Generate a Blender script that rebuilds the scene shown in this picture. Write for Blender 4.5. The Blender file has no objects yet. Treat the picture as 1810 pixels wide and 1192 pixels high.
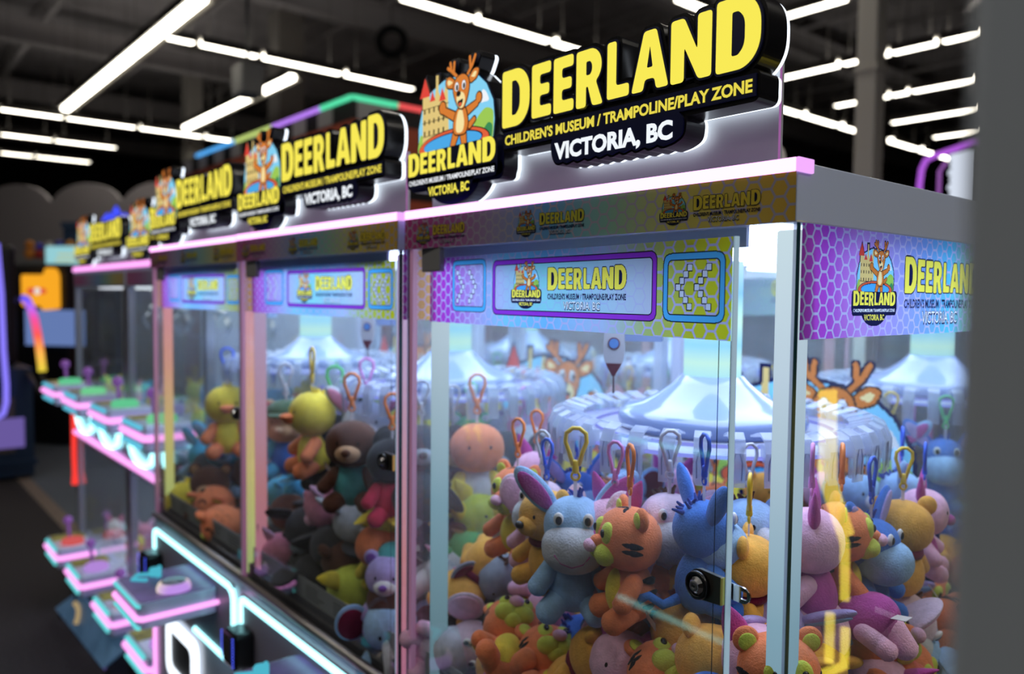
import bpy, bmesh, math, random
from math import sin, cos, pi, radians as RAD
from mathutils import Vector, Matrix, Euler
from mathutils.geometry import tessellate_polygon

sc = bpy.context.scene
COL = sc.collection
random.seed(11)

# ------------------------------------------------------------------ camera, world, exposure
CP = Vector((0.4483, -0.7700, 1.5992))
CF = Vector((-0.76216, 0.64545, -0.05014))
CR = Vector((0.64584, 0.76341, 0.01020))
CU = Vector((-0.04486, 0.02461, 0.99869))
FPX = 1397.05
cd = bpy.data.cameras.new('camera')
cd.sensor_width = 36.0
cd.lens = FPX / 1810 * 36
cd.clip_start = 0.02
cd.clip_end = 200
cd.dof.use_dof = True
cd.dof.focus_distance = 0.95
cd.dof.aperture_fstop = 2.9
cd.dof.aperture_blades = 0
cam = bpy.data.objects.new('camera', cd)
COL.objects.link(cam)
M3 = Matrix((CR, CU, -CF)).transposed()
cam.matrix_world = Matrix.Translation(CP) @ M3.to_4x4()
sc.camera = cam

wd = bpy.data.worlds.new('hall_air')
sc.world = wd
wd.use_nodes = True
wd.node_tree.nodes['Background'].inputs[0].default_value = (0.55, 0.55, 0.62, 1)
wd.node_tree.nodes['Background'].inputs[1].default_value = 0.012

sc.view_settings.view_transform = 'Standard'
sc.view_settings.look = 'None'
sc.view_settings.exposure = 0.0
sc.view_settings.gamma = 1.0
sc.view_settings.use_curve_mapping = False
sc.cycles.transparent_max_bounces = 48
sc.cycles.max_bounces = 8
sc.cycles.glossy_bounces = 4
sc.cycles.transmission_bounces = 8
sc.cycles.diffuse_bounces = 3
sc.cycles.caustics_reflective = False
sc.cycles.caustics_refractive = False
sc.cycles.sample_clamp_indirect = 3.0
sc.cycles.blur_glossy = 0.5

def ray(u, v):
    return CF + CR * ((u - 905) / FPX) + CU * ((596 - v) / FPX)
def at_y(u, v, y):
    d = ray(u, v); return CP + d * ((y - CP.y) / d.y)
def at_z(u, v, z):
    d = ray(u, v); return CP + d * ((z - CP.z) / d.z)
def at_x(u, v, x):
    d = ray(u, v); return CP + d * ((x - CP.x) / d.x)
def at_d(u, v, t):
    return CP + ray(u, v) * t

# ------------------------------------------------------------------ materials
def _new(name):
    m = bpy.data.materials.new(name); m.use_nodes = True
    nt = m.node_tree
    for n in list(nt.nodes): nt.nodes.remove(n)
    out = nt.nodes.new('ShaderNodeOutputMaterial')
    return m, nt, out
def pm(name, col, rough=0.5, metal=0.0, emit=None, es=0.0, spec=0.5, noise=0.0, nscale=30, bump=0.0, bscale=200, sheen=0.0, coat=0.0, trans=0.0, alpha=1.0):
    m, nt, out = _new(name)
    b = nt.nodes.new('ShaderNodeBsdfPrincipled')
    b.inputs['Base Color'].default_value = (*col, 1)
    b.inputs['Roughness'].default_value = rough
    b.inputs['Metallic'].default_value = metal
    b.inputs['Specular IOR Level'].default_value = spec
    b.inputs['Coat Weight'].default_value = coat
    b.inputs['Alpha'].default_value = alpha
    if sheen:
        b.inputs['Sheen Weight'].default_value = sheen
        b.inputs['Sheen Roughness'].default_value = 0.5
        b.inputs['Sheen Tint'].default_value = (*[min(1, c * 0.7 + 0.3) for c in col], 1)
    if trans: b.inputs['Transmission Weight'].default_value = trans
    if emit:
        b.inputs['Emission Color'].default_value = (*emit, 1)
        b.inputs['Emission Strength'].default_value = es
    tc = None
    if noise or bump:
        tc = nt.nodes.new('ShaderNodeTexCoord')
    if noise:
        n = nt.nodes.new('ShaderNodeTexNoise'); n.inputs['Scale'].default_value = nscale; n.inputs['Detail'].default_value = 4
        nt.links.new(tc.outputs['Object'], n.inputs['Vector'])
        r = nt.nodes.new('ShaderNodeMapRange')
        r.inputs[1].default_value = 0.3; r.inputs[2].default_value = 0.7
        r.inputs[3].default_value = 1 - noise; r.inputs[4].default_value = 1 + noise
        nt.links.new(n.outputs['Fac'], r.inputs[0])
        mx = nt.nodes.new('ShaderNodeMix'); mx.data_type = 'RGBA'; mx.blend_type = 'MULTIPLY'
        mx.inputs[0].default_value = 1.0; mx.inputs[6].default_value = (*col, 1)
        nt.links.new(r.outputs[0], mx.inputs[7]); nt.links.new(mx.outputs[2], b.inputs['Base Color'])
    if bump:
        n2 = nt.nodes.new('ShaderNodeTexNoise'); n2.inputs['Scale'].default_value = bscale; n2.inputs['Detail'].default_value = 3
        nt.links.new(tc.outputs['Object'], n2.inputs['Vector'])
        bp = nt.nodes.new('ShaderNodeBump'); bp.inputs['Strength'].default_value = bump; bp.inputs['Distance'].default_value = 0.002
        nt.links.new(n2.outputs['Fac'], bp.inputs['Height']); nt.links.new(bp.outputs[0], b.inputs['Normal'])
    nt.links.new(b.outputs[0], out.inputs[0])
    return m
def em(name, col, s):
    m, nt, out = _new(name)
    e = nt.nodes.new('ShaderNodeEmission'); e.inputs[0].default_value = (*col, 1); e.inputs[1].default_value = s
    nt.links.new(e.outputs[0], out.inputs[0]); return m
def ramp_nodes(nt, axis, lo, hi, stops):
    tc = nt.nodes.new('ShaderNodeTexCoord'); sp = nt.nodes.new('ShaderNodeSeparateXYZ')
    nt.links.new(tc.outputs['Object'], sp.inputs[0])
    mr = nt.nodes.new('ShaderNodeMapRange'); mr.inputs[1].default_value = lo; mr.inputs[2].default_value = hi
    nt.links.new(sp.outputs[axis], mr.inputs[0])
    cr = nt.nodes.new('ShaderNodeValToRGB')
    el = cr.color_ramp.elements
    while len(el) < len(stops): el.new(0.5)
    for e, (p, c) in zip(el, stops): e.position = p; e.color = (*c, 1)
    nt.links.new(mr.outputs[0], cr.inputs[0])
    return cr
def em_ramp(name, axis, lo, hi, stops, s):
    m, nt, out = _new(name); cr = ramp_nodes(nt, axis, lo, hi, stops)
    e = nt.nodes.new('ShaderNodeEmission'); e.inputs[1].default_value = s
    nt.links.new(cr.outputs[0], e.inputs[0]); nt.links.new(e.outputs[0], out.inputs[0]); return m
def print_ramp(name, lo, hi, stops, translucent=0.0, rough=0.45, mul=1.0):
    m, nt, out = _new(name); cr = ramp_nodes(nt, 0, lo, hi, [(p, tuple(x * mul for x in c)) for p, c in stops])
    b = nt.nodes.new('ShaderNodeBsdfPrincipled'); b.inputs['Roughness'].default_value = rough
    nt.links.new(cr.outputs[0], b.inputs['Base Color'])
    if translucent:
        t = nt.nodes.new('ShaderNodeBsdfTranslucent'); nt.links.new(cr.outputs[0], t.inputs[0])
        mx = nt.nodes.new('ShaderNodeMixShader'); mx.inputs[0].default_value = translucent
        nt.links.new(b.outputs[0], mx.inputs[1]); nt.links.new(t.outputs[0], mx.inputs[2]); nt.links.new(mx.outputs[0], out.inputs[0])
    else: nt.links.new(b.outputs[0], out.inputs[0])
    return m
def translucent(name, col, fac=0.5, rough=0.4, clear=0.0):
    m, nt, out = _new(name)
    b = nt.nodes.new('ShaderNodeBsdfPrincipled'); b.inputs['Base Color'].default_value = (*col, 1); b.inputs['Roughness'].default_value = rough
    t = nt.nodes.new('ShaderNodeBsdfTranslucent'); t.inputs[0].default_value = (*col, 1)
    mx = nt.nodes.new('ShaderNodeMixShader'); mx.inputs[0].default_value = fac
    nt.links.new(b.outputs[0], mx.inputs[1]); nt.links.new(t.outputs[0], mx.inputs[2])
    last = mx
    if clear:
        tr = nt.nodes.new('ShaderNodeBsdfTransparent'); m2 = nt.nodes.new('ShaderNodeMixShader'); m2.inputs[0].default_value = clear
        nt.links.new(mx.outputs[0], m2.inputs[1]); nt.links.new(tr.outputs[0], m2.inputs[2]); last = m2
    nt.links.new(last.outputs[0], out.inputs[0]); return m
def pane(name, tint=(0.97, 0.985, 0.98), boost=0.0, dirt=0.0):
    m, nt, out = _new(name)
    tr = nt.nodes.new('ShaderNodeBsdfTransparent'); tr.inputs[0].default_value = (*tint, 1)
    gl = nt.nodes.new('ShaderNodeBsdfGlossy'); gl.inputs['Roughness'].default_value = 0.0; gl.inputs[0].default_value = (1, 1, 1, 1)
    fr = nt.nodes.new('ShaderNodeFresnel'); fr.inputs[0].default_value = 1.5
    ge = nt.nodes.new('ShaderNodeNewGeometry')
    mu = nt.nodes.new('ShaderNodeMath'); mu.operation = 'MULTIPLY_ADD'
    inv = nt.nodes.new('ShaderNodeMath'); inv.operation = 'SUBTRACT'; inv.inputs[0].default_value = 1.0
    nt.links.new(ge.outputs['Backfacing'], inv.inputs[1])
    mu.inputs[2].default_value = boost
    nt.links.new(fr.outputs[0], mu.inputs[0]); nt.links.new(inv.outputs[0], mu.inputs[1])
    m2 = nt.nodes.new('ShaderNodeMath'); m2.operation = 'MULTIPLY'
    nt.links.new(mu.outputs[0], m2.inputs[0]); nt.links.new(inv.outputs[0], m2.inputs[1])
    mx = nt.nodes.new('ShaderNodeMixShader')
    nt.links.new(m2.outputs[0], mx.inputs[0]); nt.links.new(tr.outputs[0], mx.inputs[1]); nt.links.new(gl.outputs[0], mx.inputs[2])
    last = mx
    if dirt:   # thin film of dust and fingerprints on the sheet
        df = nt.nodes.new('ShaderNodeBsdfDiffuse'); df.inputs[0].default_value = (.8, .82, .86, 1)
        tl = nt.nodes.new('ShaderNodeBsdfTranslucent'); tl.inputs[0].default_value = (.8, .82, .86, 1)
        ad = nt.nodes.new('ShaderNodeMixShader'); ad.inputs[0].default_value = .5
        nt.links.new(df.outputs[0], ad.inputs[1]); nt.links.new(tl.outputs[0], ad.inputs[2])
        tc = nt.nodes.new('ShaderNodeTexCoord'); nz = nt.nodes.new('ShaderNodeTexNoise'); nz.inputs['Scale'].default_value = 9; nz.inputs['Detail'].default_value = 6
        nt.links.new(tc.outputs['Object'], nz.inputs['Vector'])
        k = nt.nodes.new('ShaderNodeMath'); k.operation = 'MULTIPLY'; k.inputs[1].default_value = dirt * 2; nt.links.new(nz.outputs['Fac'], k.inputs[0])
        m3 = nt.nodes.new('ShaderNodeMixShader'); nt.links.new(k.outputs[0], m3.inputs[0]); nt.links.new(mx.outputs[0], m3.inputs[1]); nt.links.new(ad.outputs[0], m3.inputs[2]); last = m3
    nt.links.new(last.outputs[0], out.inputs[0]); return m

M = {}
M['glass'] = pane('clear_acrylic', dirt=.022)
M['lilac'] = pm('lilac_grey_metal', (0.62, 0.71, 0.95), 0.28, coat=0.4)
M['grey'] = pm('painted_grey_metal', (0.23, 0.23, 0.235), 0.55)
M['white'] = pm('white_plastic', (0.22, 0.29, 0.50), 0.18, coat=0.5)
M['chrome'] = pm('chrome', (0.78, 0.78, 0.80), 0.12, 1.0)
M['steel'] = pm('brushed_steel', (0.42, 0.40, 0.39), 0.45, 1.0)
M['brass'] = pm('yellow_zinc', (0.85, 0.75, 0.2), 0.25, 0.6)
M['black'] = pm('gloss_black', (0.008, 0.008, 0.010), 0.22)
M['matblack'] = pm('matte_black', (0.012, 0.012, 0.014), 0.5)
M['darkbrown'] = pm('smoked_plate', (0.035, 0.032, 0.028), 0.3)
M['tray'] = pm('dark_tray', (0.05, 0.05, 0.06), 0.7)
M['pink'] = em('pink_led', (1.0, 0.47, 0.96), 2.05)
M['pink2'] = em('pink_neon', (1.0, 0.38, 0.90), 1.4)
M['pinkend'] = em('pink_led_end', (0.88, 0.42, 1.0), 1.05)
M['cyan'] = em('cyan_neon', (0.40, 0.94, 1.0), 2.5)
M['teal'] = em('teal_neon', (0.15, 0.75, 0.78), 1.0)
M['halo'] = em('white_back_light', (0.82, 0.9, 1.0), 2.0)
M['panel_light'] = em('white_led_panel', (0.60, 0.73, 1.0), 6.8)
M['post_white'] = em_ramp('white_led_post', 2, 0.87, 1.68, [(0, (0.11, 0.20, 0.23)), (0.45, (0.26, 0.44, 0.55)), (0.8, (0.62, 0.78, 0.92)), (1, (0.72, 0.9, 0.98))], 0.8)  # fading of the top light down the post is painted into its glow
M['post_pink'] = em_ramp('pink_led_post', 2, 0.87, 1.68, [(0, (0.5, 0.18, 0.3)), (0.3, (0.62, 0.25, 0.28)), (0.6, (0.6, 0.36, 0.5)), (1, (0.62, 0.5, 0.85))], 0.8)
M['post_rainbow'] = em_ramp('rainbow_led_post', 2, 0.87, 1.68, [(0, (0.45, 0.6, 0.2)), (0.35, (0.75, 0.62, 0.22)), (0.6, (0.85, 0.42, 0.3)), (1, (0.85, 0.32, 0.5))], 0.9)
M['yellowface'] = em('lit_yellow_face', (1.0, 0.87, 0.10), 0.95)
M['yellowface2'] = em('lit_yellow_face_soft', (0.95, 0.80, 0.09), 0.85)
M['whiteface'] = em('lit_white_face', (0.9, 0.95, 1.0), 1.0)
M['navy'] = pm('navy_print', (0.008, 0.012, 0.07), 0.3)
M['board'] = pm('silver_sign_board', (0.42, 0.44, 0.46), 0.38)
M['boardedge'] = em('pink_board_edge', (0.7, 0.25, 0.7), 0.45)
M['led_cyl'] = em_ramp('aqua_led_drum', 2, 1.46, 1.66, [(0, (0.4, 0.8, 0.95)), (0.15, (0.55, 0.88, 0.82)), (0.3, (0.3, 0.7, 1.0)), (0.5, (0.55, 0.9, 0.85)), (0.62, (0.45, 0.85, 0.9)), (0.75, (0.25, 0.6, 1.0)), (1, (0.5, 0.8, 1))], 1.15)
M['bluering'] = em('violet_led_ring', (0.28, 0.32, 1.0), 0.9)
M['clip'] = translucent('clear_plastic_clip', (0.62, 0.68, 0.80), 0.4, 0.08, 0.55)
M['rear_post'] = translucent('white_rear_post', (.62, .66, .8), .4)
M['frost'] = translucent('frosted_plate', (0.70, 0.75, 0.92), 0.5, 0.3, 0.25)
M['lamp'] = em('warm_white_tube', (1.0, 0.93, 0.78), 9)
M['lamp_body'] = pm('lamp_housing', (0.17, 0.16, 0.14), 0.5)

# ------------------------------------------------------------------ mesh builder
class MB:
    def __init__(s): s.v = []; s.f = []; s.mi = []; s.sm = []
    def add(s, vs, fs, mi=0, smooth=False):
        o = len(s.v); s.v.extend([tuple(v) for v in vs])
        for f in fs: s.f.append(tuple(o + i for i in f)); s.mi.append(mi); s.sm.append(smooth)
    def box(s, x0, x1, y0, y1, z0, z1, mi=0, bev=0.0):
        if bev > 0:
            bm = bmesh.new(); bmesh.ops.create_cube(bm, size=1)
            for v in bm.verts: v.co = Vector(((x0 + x1) / 2 + v.co.x * (x1 - x0), (y0 + y1) / 2 + v.co.y * (y1 - y0), (z0 + z1) / 2 + v.co.z * (z1 - z0)))
            bmesh.ops.bevel(bm, geom=list(bm.edges), offset=bev, segments=2, affect='EDGES', profile=0.5)
            bm.verts.index_update()
            s.add([v.co[:] for v in bm.verts], [[v.index for v in f.verts] for f in bm.faces], mi); bm.free(); return
        v = [(x0, y0, z0), (x1, y0, z0), (x1, y1, z0), (x0, y1, z0), (x0, y0, z1), (x1, y0, z1), (x1, y1, z1), (x0, y1, z1)]
        s.add(v, [(3, 2, 1, 0), (4, 5, 6, 7), (0, 1, 5, 4), (1, 2, 6, 5), (2, 3, 7, 6), (3, 0, 4, 7)], mi)
    def lathe(s, prof, n=40, c=(0, 0), mi=0, smooth=True, closed=False):
        vs = []; fs = []
        for r, z in prof:
            for i in range(n):
                a = 2 * pi * i / n; vs.append((c[0] + r * cos(a), c[1] + r * sin(a), z))
        k = len(prof)
        for j in range(k - 1 if not closed else k):
            j2 = (j + 1) % k
            for i in range(n):
                i2 = (i + 1) % n; fs.append((j * n + i, j * n + i2, j2 * n + i2, j2 * n + i))
        if not closed:
            fs.append(tuple(range(n))[::-1]); fs.append(tuple((k - 1) * n + i for i in range(n)))
        s.add(vs, fs, mi, smooth)
    def tube(s, pts, r, n=8, mi=0, closed=False, rr=None):
        pts = [Vector(p) for p in pts]; k = len(pts); vs = []; fs = []
        prev = None
        for j, p in enumerate(pts):
            if closed: t = pts[(j + 1) % k] - pts[j - 1]
            else: t = pts[min(j + 1, k - 1)] - pts[max(j - 1, 0)]
            t.normalize()
            if prev is None:
                a = Vector((0, 0, 1)) if abs(t.z) < 0.9 else Vector((1, 0, 0)); nx = t.cross(a).normalized()
            else: nx = (prev - t * prev.dot(t)).normalized()
            prev = nx; ny = t.cross(nx)
            q = rr[j] if rr else r
            for i in range(n):
                a = 2 * pi * i / n; vs.append(p + nx * (q * cos(a)) + ny * (q * sin(a)))
        for j in range(k if closed else k - 1):
            j2 = (j + 1) % k
            for i in range(n):
                i2 = (i + 1) % n; fs.append((j * n + i, j2 * n + i, j2 * n + i2, j * n + i2))
        if not closed:
            fs.append(tuple(range(n))); fs.append(tuple((k - 1) * n + i for i in range(n))[::-1])
        s.add(vs, fs, mi, True)
    def ell(s, c, r, rot=None, n=20, m=14, mi=0, e=1.0, taper=0.0):
        R = Euler(rot).to_matrix() if rot else Matrix.Identity(3)
        vs = []; fs = []; c = Vector(c)
        P = lambda x: math.copysign(abs(x) ** e, x)
        for j in range(1, m):
            t = pi * j / m
            for i in range(n):
                a = 2 * pi * i / n
                z = P(cos(t)); k = 1 - taper * z
                vs.append(c + R @ Vector((r[0] * P(sin(t)) * P(cos(a)) * k, r[1] * P(sin(t)) * P(sin(a)) * k, r[2] * z)))
        for j in range(m - 2):
            for i in range(n):
                i2 = (i + 1) % n; fs.append((j * n + i, (j + 1) * n + i, (j + 1) * n + i2, j * n + i2))
        vs.append(c + R @ Vector((0, 0, r[2]))); vs.append(c + R @ Vector((0, 0, -r[2])))
        T, B = len(vs) - 2, len(vs) - 1
        for i in range(n):
            i2 = (i + 1) % n; fs.append((T, i, i2)); fs.append((B, (m - 2) * n + i2, (m - 2) * n + i))
        s.add(vs, fs, mi, True)
    def cap(s, a, b, r0, r1, mi=0):
        a = Vector(a); b = Vector(b); d = b - a; L = d.length; pts = []; rr = []
        u = d / L
        for k in range(1, 5): t = pi / 2 * k / 4; pts.append(a - u * (r0 * cos(t))); rr.append(max(1e-4, r0 * sin(t)))
        for k in range(3, -1, -1): t = pi / 2 * k / 4; pts.append(b + u * (r1 * cos(t))); rr.append(max(1e-4, r1 * sin(t)) if k else 1e-4)
        s.tube(pts, 0, 14, mi, rr=rr)
    # 2-D shapes in the XZ plane, facing -Y
    def flat(s, outer, y, mi=0, holes=()):
        polys = [[Vector((p[0], p[1], 0)) for p in q] for q in (outer, *holes)]
        pts = [p for q in polys for p in q]
        tris = tessellate_polygon(polys); fs = []
        for t in tris:
            a, b, c = (pts[i] for i in t)
            if (b - a).cross(c - a).z < 0: t = (t[0], t[2], t[1])
            fs.append(tuple(t))
        s.add([(p.x, y, p.y) for p in pts], fs, mi)
    def slab(s, outer, y0, y1, mi=0, holes=(), side=None):
        s.flat(outer, y0, mi, holes)
        polys = [[Vector((p[0], p[1], 0)) for p in q] for q in (outer, *holes)]
        pts = [p for q in polys for p in q]; fs = []
        for t in tessellate_polygon(polys):
            a, b, c = (pts[i] for i in t)
            if (b - a).cross(c - a).z > 0: t = (t[0], t[2], t[1])
            fs.append(tuple(t))
        s.add([(p.x, y1, p.y) for p in pts], fs, mi)
        for k, q in enumerate((outer, *holes)):
            q = ccw(q)
            if k: q = q[::-1]
            n = len(q)
            s.add([(p[0], y0, p[1]) for p in q] + [(p[0], y1, p[1]) for p in q], [(i, i + n, (i + 1) % n + n, (i + 1) % n) for i in range(n)], mi if side is None else side, False)
    def mesh(s, name, mats):
        me = bpy.data.meshes.new(name); me.from_pydata(s.v, [], s.f); me.update()
        for m in (mats if isinstance(mats, (list, tuple)) else [mats]): me.materials.append(M[m] if isinstance(m, str) else m)
        me.polygons.foreach_set('material_index', s.mi); me.polygons.foreach_set('use_smooth', s.sm)
        return me
    def obj(s, name, mats, parent=None, loc=None, rot=None):
        return ob(name, s.mesh(name, mats), parent, loc, rot)
def ob(name, me, parent=None, loc=None, rot=None):
    o = bpy.data.objects.new(name, me); COL.objects.link(o)
    if parent: o.parent = parent
    if loc: o.location = loc
    if rot: o.rotation_euler = rot
    return o
def tag(o, label=None, cat=None, group=None, kind=None):
    if label: o['label'] = label
    if cat: o['category'] = cat
    if group: o['group'] = group
    if kind: o['kind'] = kind
    return o
def empty(name, loc=(0, 0, 0), rot=(0, 0, 0), label=None, cat=None, group=None):
    o = ob(name, None, None, loc, rot); o.empty_display_size = 0.05
    return tag(o, label, cat, group)
KIDS = {}
def kids(o): return [c for c in o.children]
def dup(o, parent=None):
    c = o.copy(); COL.objects.link(c)
    if parent: c.parent = parent
    for ch in kids(o): dup(ch, c)
    return c
def bx(name, mats, b, parent=None, bev=0.0, **k):
    m = MB(); m.box(*b, bev=bev); return m.obj(name, mats, parent, **k)

# ------------------------------------------------------------------ 2-D helpers
def area(q): return sum(q[i - 1][0] * q[i][1] - q[i][0] * q[i - 1][1] for i in range(len(q))) / 2
def ccw(q): return list(q) if area(q) > 0 else list(q)[::-1]
def rnd(q, r, n=4):
    out = []; k = len(q)
    for i in range(k):
        p = Vector(q[i]); a = Vector(q[i - 1]); b = Vector(q[(i + 1) % k])
        da = (a - p); db = (b - p); la, lb = da.length, db.length
        if la < 1e-7 or lb < 1e-7: continue
        rr = min(r, la * 0.48, lb * 0.48); p0 = p + da / la * rr; p1 = p + db / lb * rr
        for j in range(n + 1):
            t = j / n; out.append(tuple(p0 * (1 - t) ** 2 + p * 2 * t * (1 - t) + p1 * t * t))
    return out
def grow(q, d):
    q = ccw(q); out = []; k = len(q)
    for i in range(k):
        a, p, b = Vector(q[i - 1]), Vector(q[i]), Vector(q[(i + 1) % k])
        u = (p - a); w = (b - p)
        if u.length < 1e-9: u = w
        if w.length < 1e-9: w = u
        n1 = Vector((u.y, -u.x)).normalized(); n2 = Vector((w.y, -w.x)).normalized()
        n = n1 + n2
        if n.length < 1e-6: n = n1
        n.normalize(); c = max(0.55, n.dot(n1)); out.append(tuple(p + n * (d / c)))
    return out
def circ(cx, cy, rx, ry=None, n=28, a0=0, a1=2 * pi):
    ry = ry or rx; full = abs(a1 - a0 - 2 * pi) < 1e-6
    return [(cx + rx * cos(a0 + (a1 - a0) * i / (n if full else n - 1)), cy + ry * sin(a0 + (a1 - a0) * i / (n if full else n - 1))) for i in range(n)]
def rrect(x0, x1, z0, z1, r, n=5): return rnd([(x0, z0), (x1, z0), (x1, z1), (x0, z1)], r, n)
def capsule2(p, q, r0, r1=None, n=8):
    r1 = r1 or r0; p = Vector(p); q = Vector(q); a = math.atan2((q - p).y, (q - p).x)
    return [(q.x + r1 * cos(a - pi / 2 + pi * i / n), q.y + r1 * sin(a - pi / 2 + pi * i / n)) for i in range(n + 1)] + \
           [(p.x + r0 * cos(a + pi / 2 + pi * i / n), p.y + r0 * sin(a + pi / 2 + pi * i / n)) for i in range(n + 1)]
def arcp(cx, cy, rx, ry, a0, a1, n=9): return [(cx + rx * cos(RAD(a0 + (a1 - a0) * i / n)), cy + ry * sin(RAD(a0 + (a1 - a0) * i / n))) for i in range(n + 1)]
GLY = {
 'D': ([(0, 0), (0, 1), (.5, 1)] + arcp(.5, .58, .5, .42, 80, 0, 6) + arcp(.5, .42, .5, .42, 0, -80, 6) + [(.5, 0)],
       [[(.36, .2), (.5, .2)] + arcp(.48, .42, .17, .2, -60, 0, 4) + arcp(.48, .58, .17, .2, 0, 60, 4) + [(.5, .8), (.36, .8)]]),
 'E': ([(0, 0), (0, 1), (.98, 1), (.98, .79), (.42, .79), (.42, .61), (.9, .61), (.9, .405), (.42, .405), (.42, .21), (1, .21), (1, 0)], []),
 'R': ([(0, 0), (0, 1), (.55, 1)] + arcp(.55, .69, .43, .31, 80, -60, 8) + [(1.04, 0), (.64, 0), (.46, .35), (.39, .35), (.39, 0)],
       [[(.39, .55), (.52, .55)] + arcp(.5, .67, .12, .12, -60, 60, 5) + [(.52, .79), (.39, .79)]]),
 'L': ([(0, 0), (0, 1), (.42, 1), (.42, .22), (1, .22), (1, 0)], []),
 'A': ([(0, 0), (.34, 1), (.68, 1), (1.02, 0), (.69, 0), (.64, .19), (.38, .19), (.33, 0)], [[(.43, .38), (.59, .38), (.51, .74)]]),
 'N': ([(0, 0), (0, 1), (.33, 1), (.66, .46), (.66, 1), (1, 1), (1, 0), (.69, 0), (.34, .54), (.34, 0)], []),
}
# letters of the big title on the sign face (x0, x1, z0, z1) in machine coordinates
TITLE = [('D', -.489, -.427, 1.854, 1.938), ('E', -.422, -.381, 1.858, 1.934), ('E', -.376, -.336, 1.857, 1.933), ('R', -.331, -.283, 1.856, 1.932),
         ('L', -.274, -.236, 1.858, 1.931), ('A', -.232, -.174, 1.858, 1.931), ('N', -.170, -.111, 1.857, 1.932), ('D', -.105, -.047, 1.856, 1.937)]
def glyph(ch, x0, x1, z0, z1, r=0.06):
    o, hs = GLY[ch]; w = x1 - x0; h = z1 - z0
    f = lambda q: [(x0 + p[0] * w, z0 + p[1] * h) for p in q]
    return rnd(f(o), r * h, 3), [rnd(f(q), r * h * 0.5, 3) for q in hs]
def title_at(x0, x1, z0, z1):
    X0, X1, Z0, Z1 = -.489, -.047, 1.854, 1.938
    fx = lambda x: x0 + (x - X0) / (X1 - X0) * (x1 - x0); fz = lambda z: z0 + (z - Z0) / (Z1 - Z0) * (z1 - z0)
    return [(c, fx(a), fx(b), fz(c0), fz(c1)) for c, a, b, c0, c1 in TITLE]
TXT = {}
def text_data(s, bold=0.02):
    if (s, bold) in TXT: return TXT[(s, bold)]
    cu = bpy.data.curves.new('lettering', 'FONT'); cu.body = s; cu.offset = bold; cu.resolution_u = 3
    o = bpy.data.objects.new('lettering', cu); COL.objects.link(o)
    dg = bpy.context.evaluated_depsgraph_get(); dg.update()
    me = bpy.data.meshes.new_from_object(o.evaluated_get(dg))
    vs = [(v.co.x, v.co.y) for v in me.vertices]; fs = [tuple(p.vertices) for p in me.polygons]
    x0 = min(v[0] for v in vs); x1 = max(v[0] for v in vs); y0 = min(v[1] for v in vs); y1 = max(v[1] for v in vs)
    if ',' in s: y0 = 0
    vs = [((v[0] - x0) / (x1 - x0), (v[1] - y0) / (y1 - y0)) for v in vs]
    bpy.data.objects.remove(o); bpy.data.curves.remove(cu); bpy.data.meshes.remove(me)
    TXT[(s, bold)] = (vs, fs); return TXT[(s, bold)]
def put_text(mb, s, x0, x1, z0, z1, y, mi=0, bold=0.02):
    vs, fs = text_data(s, bold)
    P = [(x0 + v[0] * (x1 - x0), y, z0 + v[1] * (z1 - z0)) for v in vs]
    F = []
    for f in fs:
        a, b, c = (Vector(P[i]) for i in f[:3])
        F.append(f if (b - a).cross(c - a).y < 0 else f[::-1])
    mb.add(P, F, mi)
SUB = "CHILDREN'S MUSEUM / TRAMPOLINE/PLAY ZONE"
CITY = "VICTORIA, BC"
def put_title(mb, letters, y, mi, g=0.0, holes=True):
    for L in letters:
        o, hs = glyph(*L)
        if g: o = grow(o, g); hs = [h for h in ([grow(q, -g) for q in hs]) if True] if holes else []
        mb.flat(o, y, mi, hs if holes else [])

# ------------------------------------------------------------------ the emblem: arched badge with castle, deer and trampoline
# local box: x 0..0.256, z 0..0.228 ; material slots: 0 navy 1 sky 2 white 3 green 4 dark green 5 tan 6 roof red 7 red 8 blue 9 brown 10 cream 11 yellow 12 dark
EMB_COL = {'navy': (.008, .012, .07), 'sky': (.25, .68, .95), 'white': (.92, .95, 1), 'green': (.36, .62, .10), 'dgreen': (.05, .28, .10), 'tan': (.80, .60, .22), 'roof': (.80, .07, .05),
           'red': (.80, .13, .05), 'blue': (.08, .42, .85), 'brown': (.72, .22, .04), 'cream': (.98, .80, .38), 'yellow': (1, .87, .10), 'dark': (.06, .03, .02)}
EK = list(EMB_COL)
for k in EK:
    M['E_' + k] = pm('sign_navy', EMB_COL[k], 0.3) if k in ('navy', 'dark') else em('lit_' + k, EMB_COL[k], 0.95)
    M['P_' + k] = translucent('print_' + k, tuple(min(1, c * 1.0) for c in EMB_COL[k]), 0.62, 0.5)
E_LIT = ['E_' + k for k in EK]; E_PRT = ['P_' + k for k in EK]
ARCH = [(.030, .072), (.024, .10), (.024, .135), (.034, .165), (.060, .192), (.10, .205), (.15, .205), (.19, .198), (.215, .178), (.232, .15), (.236, .12), (.232, .09), (.226, .072)]
CASTLE = [(.038, .085), (.038, .185), (.034, .190), (.046, .218), (.058, .190), (.060, .178), (.068, .192), (.074, .178), (.078, .20), (.078, .217), (.085, .217), (.085, .19), (.096, .172), (.104, .19), (.108, .207), (.112, .207), (.114, .15), (.118, .085)]
HEAD = rnd([(.150, .150), (.163, .146), (.172, .158), (.180, .180), (.176, .196), (.160, .204), (.142, .198), (.134, .184), (.140, .166)], .012)
ANT = [((.146, .200), (.128, .214)), ((.128, .214), (.125, .227)), ((.134, .209), (.136, .226)), ((.172, .200), (.184, .212)), ((.184, .212), (.192, .226)), ((.180, .208), (.178, .226)), ((.128, .214), (.118, .220))]
BAND = rrect(.001, .255, .036, .090, .010)
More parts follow.
